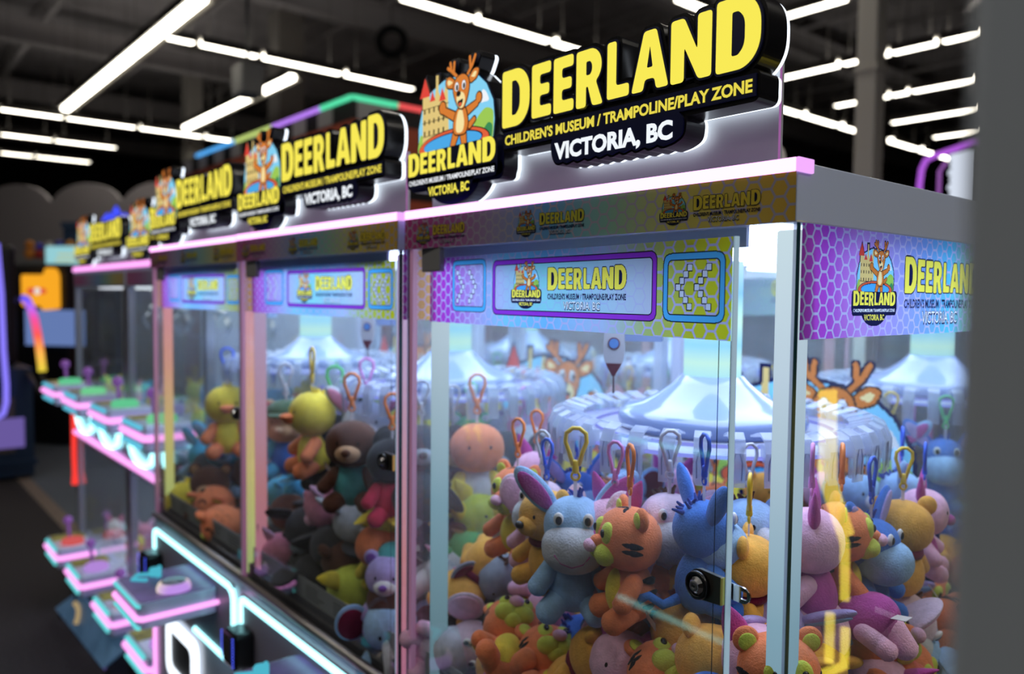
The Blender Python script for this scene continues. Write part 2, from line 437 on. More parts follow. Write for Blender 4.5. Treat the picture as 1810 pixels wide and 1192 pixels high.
BOT = circ(.126, .040, .070, .039, 20, pi, 2 * pi)
SUBB = rrect(.004, .252, .030, .050, .006)
BADGE_TITLE = title_at(.006, .250, .052, .092)
def emblem(mb, ox=0.0, oz=0.0, s=1.0, y=0.0, step=0.0006, outline=True):
    T = lambda q: [(ox + p[0] * s, oz + p[1] * s) for p in q]
    I = {k: i for i, k in enumerate(EK)}
    def f(q, k, l, g=0): mb.flat(T(grow(q, g) if g else q), y - step * l, I[k])
    if outline:
        for q in (CASTLE, HEAD, BAND, SUBB, BOT): f(q, 'navy', 0, .004)
        mb.flat(T(grow(ARCH, .004)), y, 0, [T(grow(ARCH, -.0004))])
        for a, b in ANT: f(capsule2(a, b, .0055), 'navy', 0)
    f(ARCH, 'sky', 1)
    f(rnd([(.178, .150), (.188, .162), (.200, .160), (.206, .172), (.216, .165), (.224, .150)], .006), 'white', 2)
    f(rnd([(.022, .10), (.030, .125), (.045, .118), (.046, .085), (.03, .072)], .006), 'green', 2)
    f(rnd([(.165, .085), (.178, .112), (.196, .132), (.214, .142), (.234, .135), (.234, .10), (.228, .075)], .008), 'green', 2)
    f(rnd([(.185, .08), (.195, .10), (.210, .108), (.222, .118), (.233, .112), (.230, .085), (.226, .074)], .007), 'dgreen', 3)
    f(CASTLE, 'tan', 3)
    for q in ([(.030, .186), (.046, .219), (.062, .186)], [(.060, .176), (.068, .194), (.077, .176)], [(.088, .172), (.097, .194), (.108, .172)]): f(q, 'roof', 4)
    for i in range(5):
        for j in range(4):
            x = .043 + i * .014; z = .100 + j * .019
            f(rrect(x, x + .004, z, z + .009, .001, 1), 'dark', 4)
    for j in range(4): f(rrect(.038, .117, .0945 + j * .0235, .0955 + j * .0235, .0002, 1), 'dark', 4)
    # trampoline
    f(circ(.128, .095, .100, .026), 'navy', 5); f(circ(.128, .095, .098, .024), 'red', 6); f(circ(.128, .098, .083, .0165), 'navy', 7); f(circ(.128, .097, .081, .0155), 'blue', 8)
    for x in (.05, .2): f(capsule2((x, .09), (x + (-.004 if x < .1 else .004), .075), .005), 'red', 5)
    # deer
    L = 9
    def part(q, k, l=0, g=.0022): f(q, 'dark', L + l, g); f(q, k, L + l + .5)
    for a, b in ANT: f(capsule2(a, b, .0040), 'dark', L); f(capsule2(a, b, .0028), 'brown', L + .5)
    part(capsule2((.142, .112), (.132, .092), .0085, .006), 'brown'); part(capsule2((.160, .112), (.164, .088), .0085, .006), 'brown')
    part(capsule2((.178, .118), (.190, .126), .005, .004), 'brown')
    part(capsule2((.138, .138), (.108, .152), .007, .0055), 'brown'); part(circ(.103, .158, .009, .010), 'brown')
    part(capsule2((.166, .140), (.196, .150), .007, .005), 'brown'); part(circ(.202, .158, .007, .008), 'brown')
    part(rnd([(.136, .108), (.168, .106), (.176, .122), (.168, .150), (.146, .152), (.134, .128)], .012), 'brown', 1)
    f(rnd([(.142, .110), (.161, .109), (.166, .124), (.160, .146), (.149, .147), (.142, .128)], .009), 'cream', L + 2)
    part(rnd([(.140, .196), (.122, .206), (.112, .200), (.116, .188), (.136, .184)], .006), 'brown', 1)
    part(rnd([(.176, .194), (.190, .206), (.204, .204), (.198, .190), (.180, .184)], .006), 'brown', 1)
    f(rnd([(.134, .194), (.121, .201), (.117, .197), (.121, .190)], .003), 'cream', L + 2); f(rnd([(.182, .194), (.191, .201), (.198, .200), (.193, .191)], .003), 'cream', L + 2)
    part(HEAD, 'brown', 3)
    f(rnd([(.144, .168), (.150, .150), (.163, .147), (.170, .160), (.166, .172), (.154, .176)], .007), 'cream', L + 4.5)
    f(rnd([(.148, .160), (.165, .163), (.160, .151), (.152, .150)], .004), 'dark', L + 5); f(circ(.1565, .1545, .004, .003), 'red', L + 5.5)
    f(circ(.152, .172, .006, .0045), 'dark', L + 5.5)
    for x in (.147, .166): f(circ(x, .184, .0058, .0082), 'dark', L + 5); f(circ(x, .184, .0050, .0074), 'white', L + 5.5); f(circ(x + .001, .1825, .003, .0048), 'dark', L + 6)
    # name band
    f(BAND, 'navy', L + 7); f(SUBB, 'navy', L + 7); f(BOT, 'navy', L + 7)
    for Lt in BADGE_TITLE:
        o, hs = glyph(*Lt)
        mb.flat(T(o), y - step * (L + 8), I['yellow'], [T(h) for h in hs])
    put_text(mb, SUB, ox + .008 * s, ox + .248 * s, oz + .036 * s, oz + .045 * s, y - step * (L + 8), I['white'], .03)
    put_text(mb, CITY, ox + .068 * s, ox + .184 * s, oz + .014 * s, oz + .029 * s, y - step * (L + 8), I['yellow'], .03)
class Recorder:
    def __init__(s): s.shapes = []
    def flat(s, outer, y, mi=0, holes=()): s.shapes.append((y, mi, [outer, *holes]))
    def add(s, vs, fs, mi=0, smooth=False):
        for f in fs: s.shapes.append((vs[f[0]][1], mi, [[(vs[i][0], vs[i][2]) for i in f]]))
def flatten(rec, x0, x1, z0, z1, nx, nz):
    """one printed sheet: only the topmost ink of every small cell, merged into runs"""
    g = [[-1] * nx for _ in range(nz)]; dx = (x1 - x0) / nx; dz = (z1 - z0) / nz
    for y, mi, polys in sorted(rec.shapes, key=lambda q: -q[0]):
        zs = [p[1] for q in polys for p in q]
        for j in range(max(0, int((min(zs) - z0) / dz)), min(nz, int((max(zs) - z0) / dz) + 1)):
            z = z0 + (j + .5) * dz; xs = []
            for q in polys:
                for k in range(len(q)):
                    a, b = q[k - 1], q[k]
                    if (a[1] > z) != (b[1] > z): xs.append(a[0] + (z - a[1]) / (b[1] - a[1]) * (b[0] - a[0]))
            xs.sort()
            for a, b in zip(xs[::2], xs[1::2]):
                for i in range(max(0, math.ceil((a - x0) / dx - .5)), min(nx, math.floor((b - x0) / dx - .5) + 1)): g[j][i] = mi
    vs = []; fs = []; ms = []
    for j in range(nz):
        i = 0
        while i < nx:
            m_ = g[j][i]; k = i
            while k < nx and g[j][k] == m_: k += 1
            if m_ >= 0:
                o = len(vs); za, zb = z0 + j * dz, z0 + (j + 1) * dz
                vs += [(x0 + i * dx, za), (x0 + k * dx, za), (x0 + k * dx, zb), (x0 + i * dx, zb)]; fs.append((o, o + 1, o + 2, o + 3)); ms.append(m_)
            i = k
    return vs, fs, ms
_rec = Recorder(); emblem(_rec, 0, 0, 1, 0, .001)
BADGE_FLAT = flatten(_rec, -.006, .262, -.006, .235, 190, 171)
def put_badge(mb, ox, oz, s, y):
    vs, fs, ms = BADGE_FLAT; o = len(mb.v)
    mb.v.extend([(ox + a * s, y, oz + b * s) for a, b in vs]); mb.f.extend([tuple(o + i for i in f) for f in fs]); mb.mi.extend(ms); mb.sm.extend([False] * len(fs))
def logo_shapes(rec, ox, oz, w, y, base):
    """badge and name as ink shapes; base = index of the first emblem colour"""
    s = .30 / .256 * w; eh = .228 * s; r2 = Recorder(); emblem(r2, ox, oz, s, 0, .00001)
    X0, X1 = ox + .36 * w, ox + w; k = EK.index
    for L in title_at(X0, X1, oz + .39 * eh, oz + .85 * eh):
        o, hs = glyph(*L); r2.flat(grow(o, .0045 * w), 0, k('navy')); r2.flat(o, -.0001, k('yellow'), hs)
    put_text(r2, SUB, X0, X1, oz + .20 * eh, oz + .32 * eh, -.0001, k('navy'), .03)
    put_text(r2, CITY, X0 + .22 * (X1 - X0), X1 - .30 * (X1 - X0), oz, oz + .165 * eh, 0, k('navy'), .06)
    put_text(r2, CITY, X0 + .224 * (X1 - X0), X1 - .304 * (X1 - X0), oz + .008 * eh, oz + .157 * eh, -.0001, k('white'), .0)
    rec.shapes += [(y + a, m + base, q) for a, m, q in r2.shapes]
def sheet(name, parent, w, h, rec, mats, loc, rot, nx, nz, thick=.0012):
    """a printed sheet: every spot carries exactly one ink"""
    vs, fs, ms = flatten(rec, 0, w, 0, h, nx, nz); mb = MB(); mb.v = [(a, -.0002, b) for a, b in vs]; mb.f = list(fs); mb.mi = list(ms); mb.sm = [False] * len(fs)
    mb.box(0, w, 0, thick, 0, h, len(mats)); return mb.obj(name, list(mats) + ['glass'], parent, loc, rot)
LOGO = []
def logo_print(name, parent, w, loc, rot=None):
    """badge and name side by side, as printed on the panels; w = full width, origin bottom-left"""
    if not LOGO:
        mb = MB(); s = .30 / .256; eh = .228 * s; nv = EK.index('navy')
        put_badge(mb, 0, 0, s, 0)
        rec = Recorder(); X0, X1 = .36, 1.0; Ls = title_at(X0, X1, .39 * eh, .85 * eh)
        for L in Ls: rec.flat(grow(glyph(*L)[0], .0045), 0, nv)
        for L in Ls:
            o, hs = glyph(*L); rec.flat(o, -1, EK.index('yellow'), hs)
        put_text(rec, SUB, X0, X1, .20 * eh, .32 * eh, -1, nv, .03)
        put_text(rec, CITY, X0 + .22 * (X1 - X0), X1 - .30 * (X1 - X0), .0, .165 * eh, 0, nv, .06)
        put_text(rec, CITY, X0 + .224 * (X1 - X0), X1 - .304 * (X1 - X0), .008 * eh, .157 * eh, -1, EK.index('white'), .0)
        vs, fs, ms = flatten(rec, .35, 1.01, -.004, .25, 520, 150); o = len(mb.v)
        mb.v.extend([(a, 0, b) for a, b in vs]); mb.f.extend([tuple(o + i for i in f) for f in fs]); mb.mi.extend(ms); mb.sm.extend([False] * len(fs))
        LOGO.append(mb.mesh('logo_print', E_PRT))
    o = ob(name, LOGO[0], parent, loc, rot); o.scale = (w, 1, w); return o

# ------------------------------------------------------------------ honeycomb prints
def hexes(mb, w, h, pitch, y, mi, gap=0.15, line=0):
    R = pitch / math.sqrt(3); dx = 1.5 * R
    nx = int(w / dx) + 2; nz = int(h / pitch) + 2
    def clip(q):
        for ax, lim, sg in ((0, 0, 1), (0, w, -1), (1, 0, 1), (1, h, -1)):
            o = []
            for k in range(len(q)):
                a, b = q[k - 1], q[k]; ia = (a[ax] - lim) * sg >= 0; ib = (b[ax] - lim) * sg >= 0
                if ia != ib:
                    t = (lim - a[ax]) / (b[ax] - a[ax]); o.append((a[0] + t * (b[0] - a[0]), a[1] + t * (b[1] - a[1])))
                if ib: o.append(b)
            q = o
            if len(q) < 3: return None
        return q
    for i in range(-1, nx):
        for j in range(-1, nz):
            cx = i * dx; cz = (j + (0.5 if i % 2 else 0)) * pitch
            c = lambda r: [(cx + r * cos(pi / 3 * k), cz + r * sin(pi / 3 * k)) for k in range(6)]
            A, B = c(R), c(R * (1 - gap))
            for q, m_ in [(B, mi)] + [([A[k - 1], A[k], B[k], B[k - 1]], line) for k in range(6)]:
                q = clip(q)
                if q: mb.add([(p[0], y, p[1]) for p in q], [tuple(range(len(q)))], m_)
def hexprint(name, parent, w, h, mats, loc, rot=None, pitch=.0186, thick=.0012):
    mb = MB(); hexes(mb, w, h, pitch, -.0002, 1); mb.box(0, w, 0, thick, 0, h, 2)
    return mb.obj(name, list(mats) + ['glass'], parent, loc, rot)
def S(*a): return list(a)
FASC = [(0, (.42, .03, .20)), (.2, (.36, .08, .30)), (.34, (.30, .26, .45)), (.5, (.10, .30, .60)), (.66, (.22, .45, .35)), (.8, (.50, .46, .10)), (1, (.58, .36, .04))]
HEAD_R = [(0, (.60, .04, .52)), (.1, (.44, .06, .62)), (.22, (.46, .32, .72)), (.36, (.22, .62, .85)), (.52, (.18, .50, .82)), (.70, (.42, .55, .80)), (.82, (.45, .58, .20)), (.92, (.55, .60, .04)), (1, (.66, .68, .02))]
SIDE_R = [(0, (.50, .06, .55)), (.12, (.50, .08, .68)), (.3, (.55, .30, .80)), (.5, (.38, .36, .82)), (.68, (.22, .42, .86)), (.85, (.12, .58, .86)), (1, (.3, .6, .4))]
LEFT_R = [(0, (.85, .45, .10)), (.3, (.75, .55, .12)), (.6, (.3, .6, .6)), (1, (.5, .2, .7))]
M['fasc_line'] = pm('honeycomb_line_fascia', (.36, .33, .42), .35)
M['fasc_hex'] = print_ramp('honeycomb_fascia', 0, .745, FASC)
M['head_line'] = translucent('honeycomb_line_header', (.44, .44, .72), .72)
M['head_hex'] = print_ramp('honeycomb_header', 0, .665, HEAD_R, .72, mul=.9)
M['name_fill'] = print_ramp('name_fill', .2, .56, [(0, (.44, .42, .70)), (.3, (.22, .62, .66)), (.6, (.30, .56, .70)), (1, (.48, .54, .70))], .72)
M['side_line'] = translucent('honeycomb_line_side', (.50, .48, .74), .72)
M['side_hex'] = print_ramp('honeycomb_side', 0, .46, SIDE_R, .72, mul=.88)
M['left_line'] = translucent('honeycomb_line_inner', (.75, .55, .72), .5)
M['left_hex'] = print_ramp('honeycomb_inner', 0, .70, LEFT_R, .5)
M['P_purple'] = translucent('print_purple', (.28, .04, .55), .7)
M['P_cyanframe'] = translucent('print_cyan', (.08, .42, .80), .7)
M['P_pale'] = translucent('print_pale', (.60, .72, .85), .5)
M['P_square'] = translucent('print_square', (.62, .68, .84), .7)
M['P_ink'] = translucent('print_ink', (.015, .02, .06), .2)
#@PART2
# ------------------------------------------------------------------ carousel claw machine
W, DEP = .76, .80
CX, CY = -.385, .40
def make_sign(root):
    s = bx('sign', ['board', 'boardedge'], (-.752, -.055, .054, .062, 1.7515, 1.872), root)
    m = MB(); m.box(-.0550, -.0538, .0530, .0560, 1.7515, 1.872); m.box(-.7525, -.0538, .052, .056, 1.7505, 1.7525)
    m.obj('edge_light', 'boardedge', s)
    # black body of the name, lit white rim behind it
    sl = MB(); ha = MB()
    def body(q, g, y0=.003, y1=.040):
        sl.slab(grow(q, g), y0, y1, 0); ha.slab(grow(q, g - .0012), .0402, .0475, 0)
    for Lt in TITLE: body(glyph(*Lt)[0], .0075)
    body(rrect(-.486, -.052, 1.8215, 1.850, .006), .004)
    city = rnd([(-.378, 1.800), (-.370, 1.788)] + [(-.372 + i * .021 + (.0 if j else -.006), 1.787 if j else 1.791) for i in range(1, 10) for j in (0, 1)] + [(-.165, 1.790), (-.152, 1.796), (-.150, 1.814), (-.160, 1.826), (-.374, 1.828), (-.380, 1.818)], .006)
    body(city, .004)
    sl.obj('name_block', 'black', s); ha.obj('name_back_light', 'halo', s)
    m = MB()
    for Lt in TITLE:
        o, hs = glyph(*Lt); m.slab(grow(o, .0028), .0005, .004, 1); m.flat(o, .0, 0, hs)
        for h in hs: m.flat(h, .0004, 1)
    m.obj('title', ['yellowface', 'navy'], s)
    m = MB(); put_text(m, SUB, -.482, -.056, 1.8275, 1.843, .0, 0, .035); m.box(-.486, -.052, .0008, .003, 1.8235, 1.848, 1); m.obj('subtitle', ['yellowface2', 'navy'], s)
    m = MB(); put_text(m, CITY, -.373, -.165, 1.794, 1.8165, .0, 0, .045); m.slab(grow(city, .001), .0006, .003, 1); m.obj('place_name', ['whiteface', 'navy'], s)
    # the badge
    b = MB(); b2 = MB(); T = lambda q, g: grow([(p[0] - .757, p[1] + 1.757) for p in q], g)
    for q in [ARCH, CASTLE, HEAD, BAND, SUBB, BOT] + [capsule2(a, c, .004) for a, c in ANT]:
        b.slab(T(q, .0045), .012, .040, 0); b2.slab(T(q, .0032), .0402, .0475, 0)
    b.obj('badge_block', 'black', s); b2.obj('badge_back_light', 'halo', s)
    e = MB(); emblem(e, -.757, 1.757, 1.0, .0115, .0006); e.obj('badge', E_LIT, s)
    return s

def badge_frame(mb, x0, x1, z0, z1, th, col, fill, right):
    r = .012
    A_ = rrect(x0 - .0014, x1 + .0014, z0 - .0014, z1 + .0014, r + .0014); B_ = rrect(x0, x1, z0, z1, r)
    C_ = rrect(x0 + th - .0014, x1 - th + .0014, z0 + th - .0014, z1 - th + .0014, r * .6); D_ = rrect(x0 + th, x1 - th, z0 + th, z1 - th, r * .5)
    mb.flat(A_, 0, 2, [B_]); mb.flat(B_, -.0001, col, [C_]); mb.flat(C_, -.0001, 2, [D_])
    if fill is not None: mb.flat(rrect(x0 + th, x1 - th, z0 + th, z1 - th, r * .5), -.0007, fill)
def make_door(root):
    d = ob('door', None, root, (-.703, .020, 0))
    return d
def add_door(root, ang):
    m = MB(); m.box(0, .672, .0, .005, .885, 1.6655)
    d = m.obj('door', 'glass', root, (-.703, .018, 0), (0, 0, RAD(ang)))
    rec = Recorder(); hexes(rec, .672, .1095, .0186, 0, 1)
    def framed(x0, x1, z0, z1, th, col, fill):
        z0 -= 1.5555; z1 -= 1.5555; r = .012
        A_ = rrect(x0 - .0014, x1 + .0014, z0 - .0014, z1 + .0014, r + .0014); B_ = rrect(x0, x1, z0, z1, r)
        C_ = rrect(x0 + th - .0014, x1 - th + .0014, z0 + th - .0014, z1 - th + .0014, r * .6); D_ = rrect(x0 + th, x1 - th, z0 + th, z1 - th, r * .5)
        rec.flat(A_, -.1, 4, [B_]); rec.flat(B_, -.1, col, [C_]); rec.flat(C_, -.1, 4, [D_])
        if fill: rec.flat(D_, -.1, fill)
    framed(.080, .184, 1.5765, 1.658, .0075, 2, 0); framed(.572, .662, 1.5745, 1.650, .0075, 2, 0); framed(.205, .560, 1.5735, 1.6545, .0075, 3, 5)
    r2 = Recorder(); hexes(r2, .672, .1095, .0186, -.2, 0, .10)          # faint honeycomb lines inside the name frame
    for y_, m_, q_ in r2.shapes:
        xs_ = [a for a, b in q_[0]]; zs_ = [b for a, b in q_[0]]
        if m_ == 0 and len(q_[0]) == 4 and .214 < min(xs_) and max(xs_) < .551 and .0265 < min(zs_) and max(zs_) < .0905: rec.shapes.append((-.2, 7, q_))
    for (ox, dr) in ((.096, 1), (.1345, 1), (.640, -1), (.612, -1)):
        zs = (1.6385 if dr > 0 else 1.634) - 1.5555; st = .0076 if dr > 0 else .0072
        for i in range(7):
            c = 3 - abs(3 - i); x = ox + dr * c * st * .8; z = zs - i * st
            rec.flat(rrect(x - .0044, x + .0044, z - .0044, z + .0044, .0005, 1), -.3, 4); rec.flat(rrect(x - .0033, x + .0033, z - .0033, z + .0033, .0005, 1), -.4, 6)
    logo_shapes(rec, .256, .028, .252, -.5, 8)
    p = sheet('header_print', d, .672, .1095, rec, ['head_line', 'head_hex', 'P_cyanframe', 'P_purple', 'P_ink', 'name_fill', 'P_square', 'name_line'] + E_PRT, (0, -.0016, 1.5555), None, 1000, 164)
    # hinge, edges, lock
    bx('hinge', 'grey', (-.014, .052, -.012, -.002, 1.642, 1.684), d, bev=.002)
    m = MB(); m.box(.6722, .6740, -.001, .006, .885, 1.6655); m.obj('edge_strip', pm('pale_edge', (.60, .76, .88), .3, emit=(.30, .48, .62), es=.45), d)  # own glow stands in for light carried through the acrylic edge
    m = MB(); m.box(.6708, .6716, -.0004, .0054, .885, 1.5555); m.box(.6545, .6550, -.0004, .0004, .885, 1.5555); m.obj('edge_groove', pm('dark_edge', (.02, .035, .06), .2), d)
    lx, lz = .643, 1.2865
    m = MB(); m.slab([(lx - .004, lz - .0165)] + [(.671, lz - .0135), (.671, lz + .0165), (lx - .004, lz + .0175)] + circ(lx - .003, lz, .0165, .0172, 12, pi / 2, 3 * pi / 2), -.006, -.001, 0)
    lk = m.obj('lock', 'darkbrown', d)
    m = MB(); m.box(.6702, .6714, -.0066, -.001, lz - .0135, lz + .0165); m.obj('lock_edge', 'brass', lk)
    def ring(name, mat, r0, r1, y0, y1, n=36):
        t = MB(); t.lathe([(r0, 0), (r1, 0), (r1, y1 * .6), (r1 * .96, y1), (r0 * 1.02, y1), (r0, y1 * .8)], n, closed=True)
        return t.obj(name, mat, lk, (lx - .003, -.006, lz), (RAD(90), 0, 0))
    ring('lock_ring', 'black', .0112, .0158, 0, .0062)
    t = MB(); t.lathe([(.0114, 0), (.0114, .004), (.0062, .0085), (.0060, .0088)], 12, smooth=False); t.obj('lock_cup', 'chrome', lk, (lx - .003, -.006, lz), (RAD(90), 0, 0))
    t = MB(); t.lathe([(.0060, .0084), (.0058, .0094), (.0022, .0094), (.0020, .006)], 24); t.box(-.0022, .0022, -.0010, .0010, .0090, .0096, 1); t.obj('lock_core', [pm('zinc_core', (.18, .18, .18), .4, .8, bump=.5, bscale=900), 'matblack'], lk, (lx - .003, -.006, lz), (RAD(90), 0, 0))
    cam_o = rnd([(.664, lz - .009), (.690, lz - .0095), (.6965, lz - .004), (.6965, lz + .004), (.690, lz + .0085), (.664, lz + .0085)], .004)
    m = MB(); m.slab(cam_o, .009, .0105, 0, [rrect(.684, .6925, lz - .0045, lz + .004, .0018, 3)]); m.box(.655, .666, -.001, .0105, lz - .006, lz + .006)
    m.obj('lock_tongue', 'chrome', lk)
    return d
_pf = {}
def print_flat(n, c):
    if n not in _pf: _pf[n] = translucent(n, c, .4)
    return _pf[n]

CLIPM = None
def clip_mesh():
    m = MB()
    # clear lever on top, hooked front jaw and rear jaw, built pointing along +X (outward)
    def plate(pts, w, t=.0028):
        for a, b in zip(pts[:-1], pts[1:]):
            a = Vector(a); b = Vector(b); u = (b - a).normalized(); n = Vector((-u.y, u.x)) * t
            q = [a - u * .0005, b + u * .0005, b + n + u * .0005, a + n - u * .0005]
            v = [(p.x, y, p.y) for y in (-w, w) for p in q]
            m.add(v, [(0, 1, 2, 3), (7, 6, 5, 4), (0, 4, 5, 1), (1, 5, 6, 2), (2, 6, 7, 3), (3, 7, 4, 0)])
    plate([(.226, .0400), (.262, .0500), (.278, .0430), (.286, .026), (.2845, -.022)], .0115)
    plate([(.250, .0300), (.268, .0320), (.2755, .020), (.2760, -.018)], .0085)
    for y in (-.0095, .0065):
        m.box(.262, .284, y, y + .003, .012, .036)
    m.tube([(.2876, -.006, -.012), (.2890, -.0065, .012), (.2890, -.003, .026), (.2890, .003, .026), (.2890, .0065, .012), (.2876, .006, -.012)], .0007, 5, 1)
    return m
def make_carousel(root, z0=0):
    m = MB()
    m.lathe([(.050, 1.466), (.0535, 1.466), (.066, 1.452), (.092, 1.432), (.120, 1.4165), (.150, 1.4085), (.160, 1.402), (.163, 1.394), (.163, 1.384), (.158, 1.375), (.140, 1.372)], 64)
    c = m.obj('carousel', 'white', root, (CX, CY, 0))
    m = MB(); m.lathe([(.0, 1.3700), (.262, 1.3700), (.266, 1.3718), (.262, 1.3736), (.0, 1.3736)], 64); m.obj('clip_plate', 'frost', c)
    m = MB(); m.tube([(.268 * cos(2 * pi * i / 64), .268 * sin(2 * pi * i / 64), 1.3712) for i in range(64)], .0028, 8, closed=True)
    m.tube([(.205 * cos(2 * pi * i / 64), .205 * sin(2 * pi * i / 64), 1.3765) for i in range(64)], .0026, 8, closed=True); m.obj('led_ring', 'bluering', c)
    m = MB(); m.lathe([(.0495, 1.464), (.0495, 1.665)], 40); m.obj('led_drum', 'led_cyl', c)
    me = clip_mesh().mesh('clip', ['clip', pm('clip_outline', (.10, .12, .22), .3)])
    for k in range(36):
        ob('clip', me, c, (0, 0, 1.3555), (0, 0, 2 * pi * (k + .3) / 36))
    return c
def make_pusher(root):
    m = MB(); x, y = -.418, .18
    body = [(-.004, 1.4735)] + [(.0175 * sin(pi * t) ** .75 if t < .62 else .0175 * (.97 - .25 * (t - .62)), 1.4735 + .085 * t) for t in (.06, .14, .24, .36, .48, .58, .68, .8, .95)] + [(.0185, 1.575)]
    body = [(.003, 1.4735)] + body[1:]
    full = body + [(-p[0], p[1]) for p in body[::-1]]
    o = MB(); o.slab(full, -.002, .002, 0)
    p = o.obj('pusher', pm('silver_rocket', (.45, .45, .50), .35), root, (x, y, 0), (0, 0, RAD(36)))
    o = MB(); o.slab(circ(0, 1.5265, .0098), -.0034, -.0022, 0); o.obj('porthole_ring', pm('maroon_ring', (.12, .015, .03), .4), p)
    o = MB(); o.slab(circ(0, 1.5265, .0078), -.0042, -.003, 0); o.obj('porthole', pm('blue_porthole', (.10, .25, .6), .2), p)
    tip = [q for q in grow(full, -.0006) if q[1] < 1.497]
    o = MB(); o.slab(tip, -.0034, .0024, 0); o.obj('glitter_tip', pm('glitter_red', (.13, .01, .03), .3, .3, noise=.9, nscale=900), p)
    o = MB(); o.tube([(0, 0, 1.476), (0, 0, 1.4455)], .0016, 8); o.obj('needle', pm('dark_red_needle', (.06, .01, .02), .3), p)
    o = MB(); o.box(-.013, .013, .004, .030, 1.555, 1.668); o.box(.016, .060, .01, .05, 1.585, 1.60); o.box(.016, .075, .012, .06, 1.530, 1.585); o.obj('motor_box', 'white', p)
    return p

M['lav_acrylic'] = translucent('lavender_acrylic', (.66, .72, .95), .6, .1, .5)
M['name_line'] = print_ramp('name_line', .2, .56, [(0, (.42, .36, .66)), (.3, (.27, .54, .70)), (.6, (.32, .46, .70)), (1, (.46, .48, .72))], .72)
def make_machine():
    r = empty('claw_machine')
    bx('base_cabinet', 'lilac', (-W, 0, .004, DEP, .06, .858), r, bev=.004)
    m = MB()
    for x in (-.70, -.06):
        for y in (.07, .73): m = MB(); m.lathe([(.02, 0), (.022, .01), (.012, .02), (.012, .06)], 16, (x, y)); m.obj('levelling_foot', 'matblack', r)
    m = MB(); m.tube([(-W + .004, .004, .868), (-.004, .004, .868)], .0105, 14); m.obj('front_rail', 'steel', r)
    bx('prize_bed', 'tray', (-W + .012, -.012, .022, DEP - .014, .858, .905), r)
    # glass box
    for x in (-W + .002, -.007):
        bx('side_panel', 'glass', (x, x + .005, .012, DEP - .01, .87, 1.682), r)
    bx('back_panel', 'glass', (-W + .02, -.02, DEP - .016, DEP - .011, .87, 1.682), r)
    bx('fixed_pane', 'glass', (-W + .020, -.712, .016, .021, .87, 1.682), r)
    # posts
    for x0 in (-.711, -.0335):
        bx('led_post', 'post_white', (x0, x0 + .0270, .0230 if x0 < -.5 else .0185, .046, .872, 1.676), r, bev=.003)
    for x0 in (-W + .004, -.030):
        bx('rear_post', 'rear_post', (x0, x0 + .024, DEP - .045, DEP - .021, .872, 1.676), r)
    for x in (-W + .0003, -.0047):
        m = MB(); m.box(x, x + .0036, .005, .0115, .872, 1.682, 0); m.box(x + .0037, x + .0044, .005, .0116, .872, 1.682, 1)
        m.obj('corner_post', ['lav_acrylic', pm('dark_green_edge', (.01, .05, .06), .15)], r)
    bx('corner_trim', pm('pink_lit_trim', (.55, .32, .42), .3, emit=(.6, .25, .5), es=.18), (-W + .010, -W + .020, .004, .014, .872, 1.682), r)
    # roof box
    bx('roof_box', 'lilac', (-W, 0, .0015, DEP, 1.682, 1.7465), r, bev=.002)
    hexprint('fascia_print', r, .7595, .0535, ['fasc_line', 'fasc_hex'], (-.7598, .0002, 1.6822))
    for x, w in ((-.722, .140), (-.452, .140), (-.1815, .1395)): logo_print('fascia_logo', r, w, (x, -.0007, 1.689))
    m = MB(); m.tube([(-W + .001, .0035, 1.742), (-.001, .0035, 1.742)], .0085, 4)
    m = MB(); m.box(-W, .0, -.0015, .012, 1.7350, 1.7502, 0, bev=.002); m.obj('light_strip', 'pink', r)
    m = MB(); m.box(-.001, .0035, -.001, .030, 1.7350, 1.7502, 0, bev=.0012); m.obj('light_strip_end', 'pinkend', r); m = MB(); m.box(-W - .0035, -W + .001, -.001, .030, 1.7350, 1.7502, 0, bev=.0012); m.obj('light_strip_end', 'pinkend', r)
    bx('ceiling_panel', 'panel_light', (-W + .06, -.06, .055, DEP - .08, 1.674, 1.680), r)
    # prints on the side panels
    rec = Recorder(); hexes(rec, .77, .1255, .0186, 0, 1); logo_shapes(rec, .114, .0135, .38, -.5, 2)
    sheet('side_print', r, .77, .1255, rec, ['side_line', 'side_hex'] + E_PRT, (.0012, .012, 1.5565), (0, 0, RAD(90)), 1040, 170)
    bx('top_lip', 'lilac', (-.70, -.075, .0245, .030, 1.660, 1.682), r)
    hexprint('inner_print', r, .77, .1255, ['left_line', 'left_hex'], (-W + .0092, .014, 1.5565), (0, 0, RAD(90)))
    # big badge sticker standing at the back
    m = MB(); put_badge(m, -.687, .996, 2.1, 0); m.obj('badge_sticker', E_PRT, r, (0, DEP - .020, 0))
    make_carousel(r); make_pusher(r)
    # instruction strip inside the front glass
    m = MB(); m.box(-W + .03, -.03, .027, .029, .872, .952, 0)
    rs = random.Random(3)
    for i in range(5):
        x = -W + .06 + i * .135
        for j in range(4): m.box(x, x + .05 + rs.random() * .04, .0262, .0268, .938 - j * .008, .940 - j * .008, 1)
        m.box(x + .03, x + .036, .0262, .0268, .880, .902, 1); m.flat(circ(x + .033, .884, .012, .006), .0264, 1)
        m.flat(circ(x + .065, .895, .010, .012), .0264, 2)
    m.obj('instruction_strip', [pm('grey_paper', (.26, .27, .27), .6), pm('ink', (.03, .03, .03), .6), pm('khaki_print', (.25, .23, .08), .6)], r)
    # lit frame round the control area
    def fr(pts): return [(p[0], .0, p[1]) for p in pts]
    path = [(-.742, .742), (-.742, .806), (-.738, .816), (-.728, .820), (-.085, .820), (-.062, .812), (-.052, .796), (-.052, .628), (-.060, .615), (-.076, .612), (-.36, .612)]
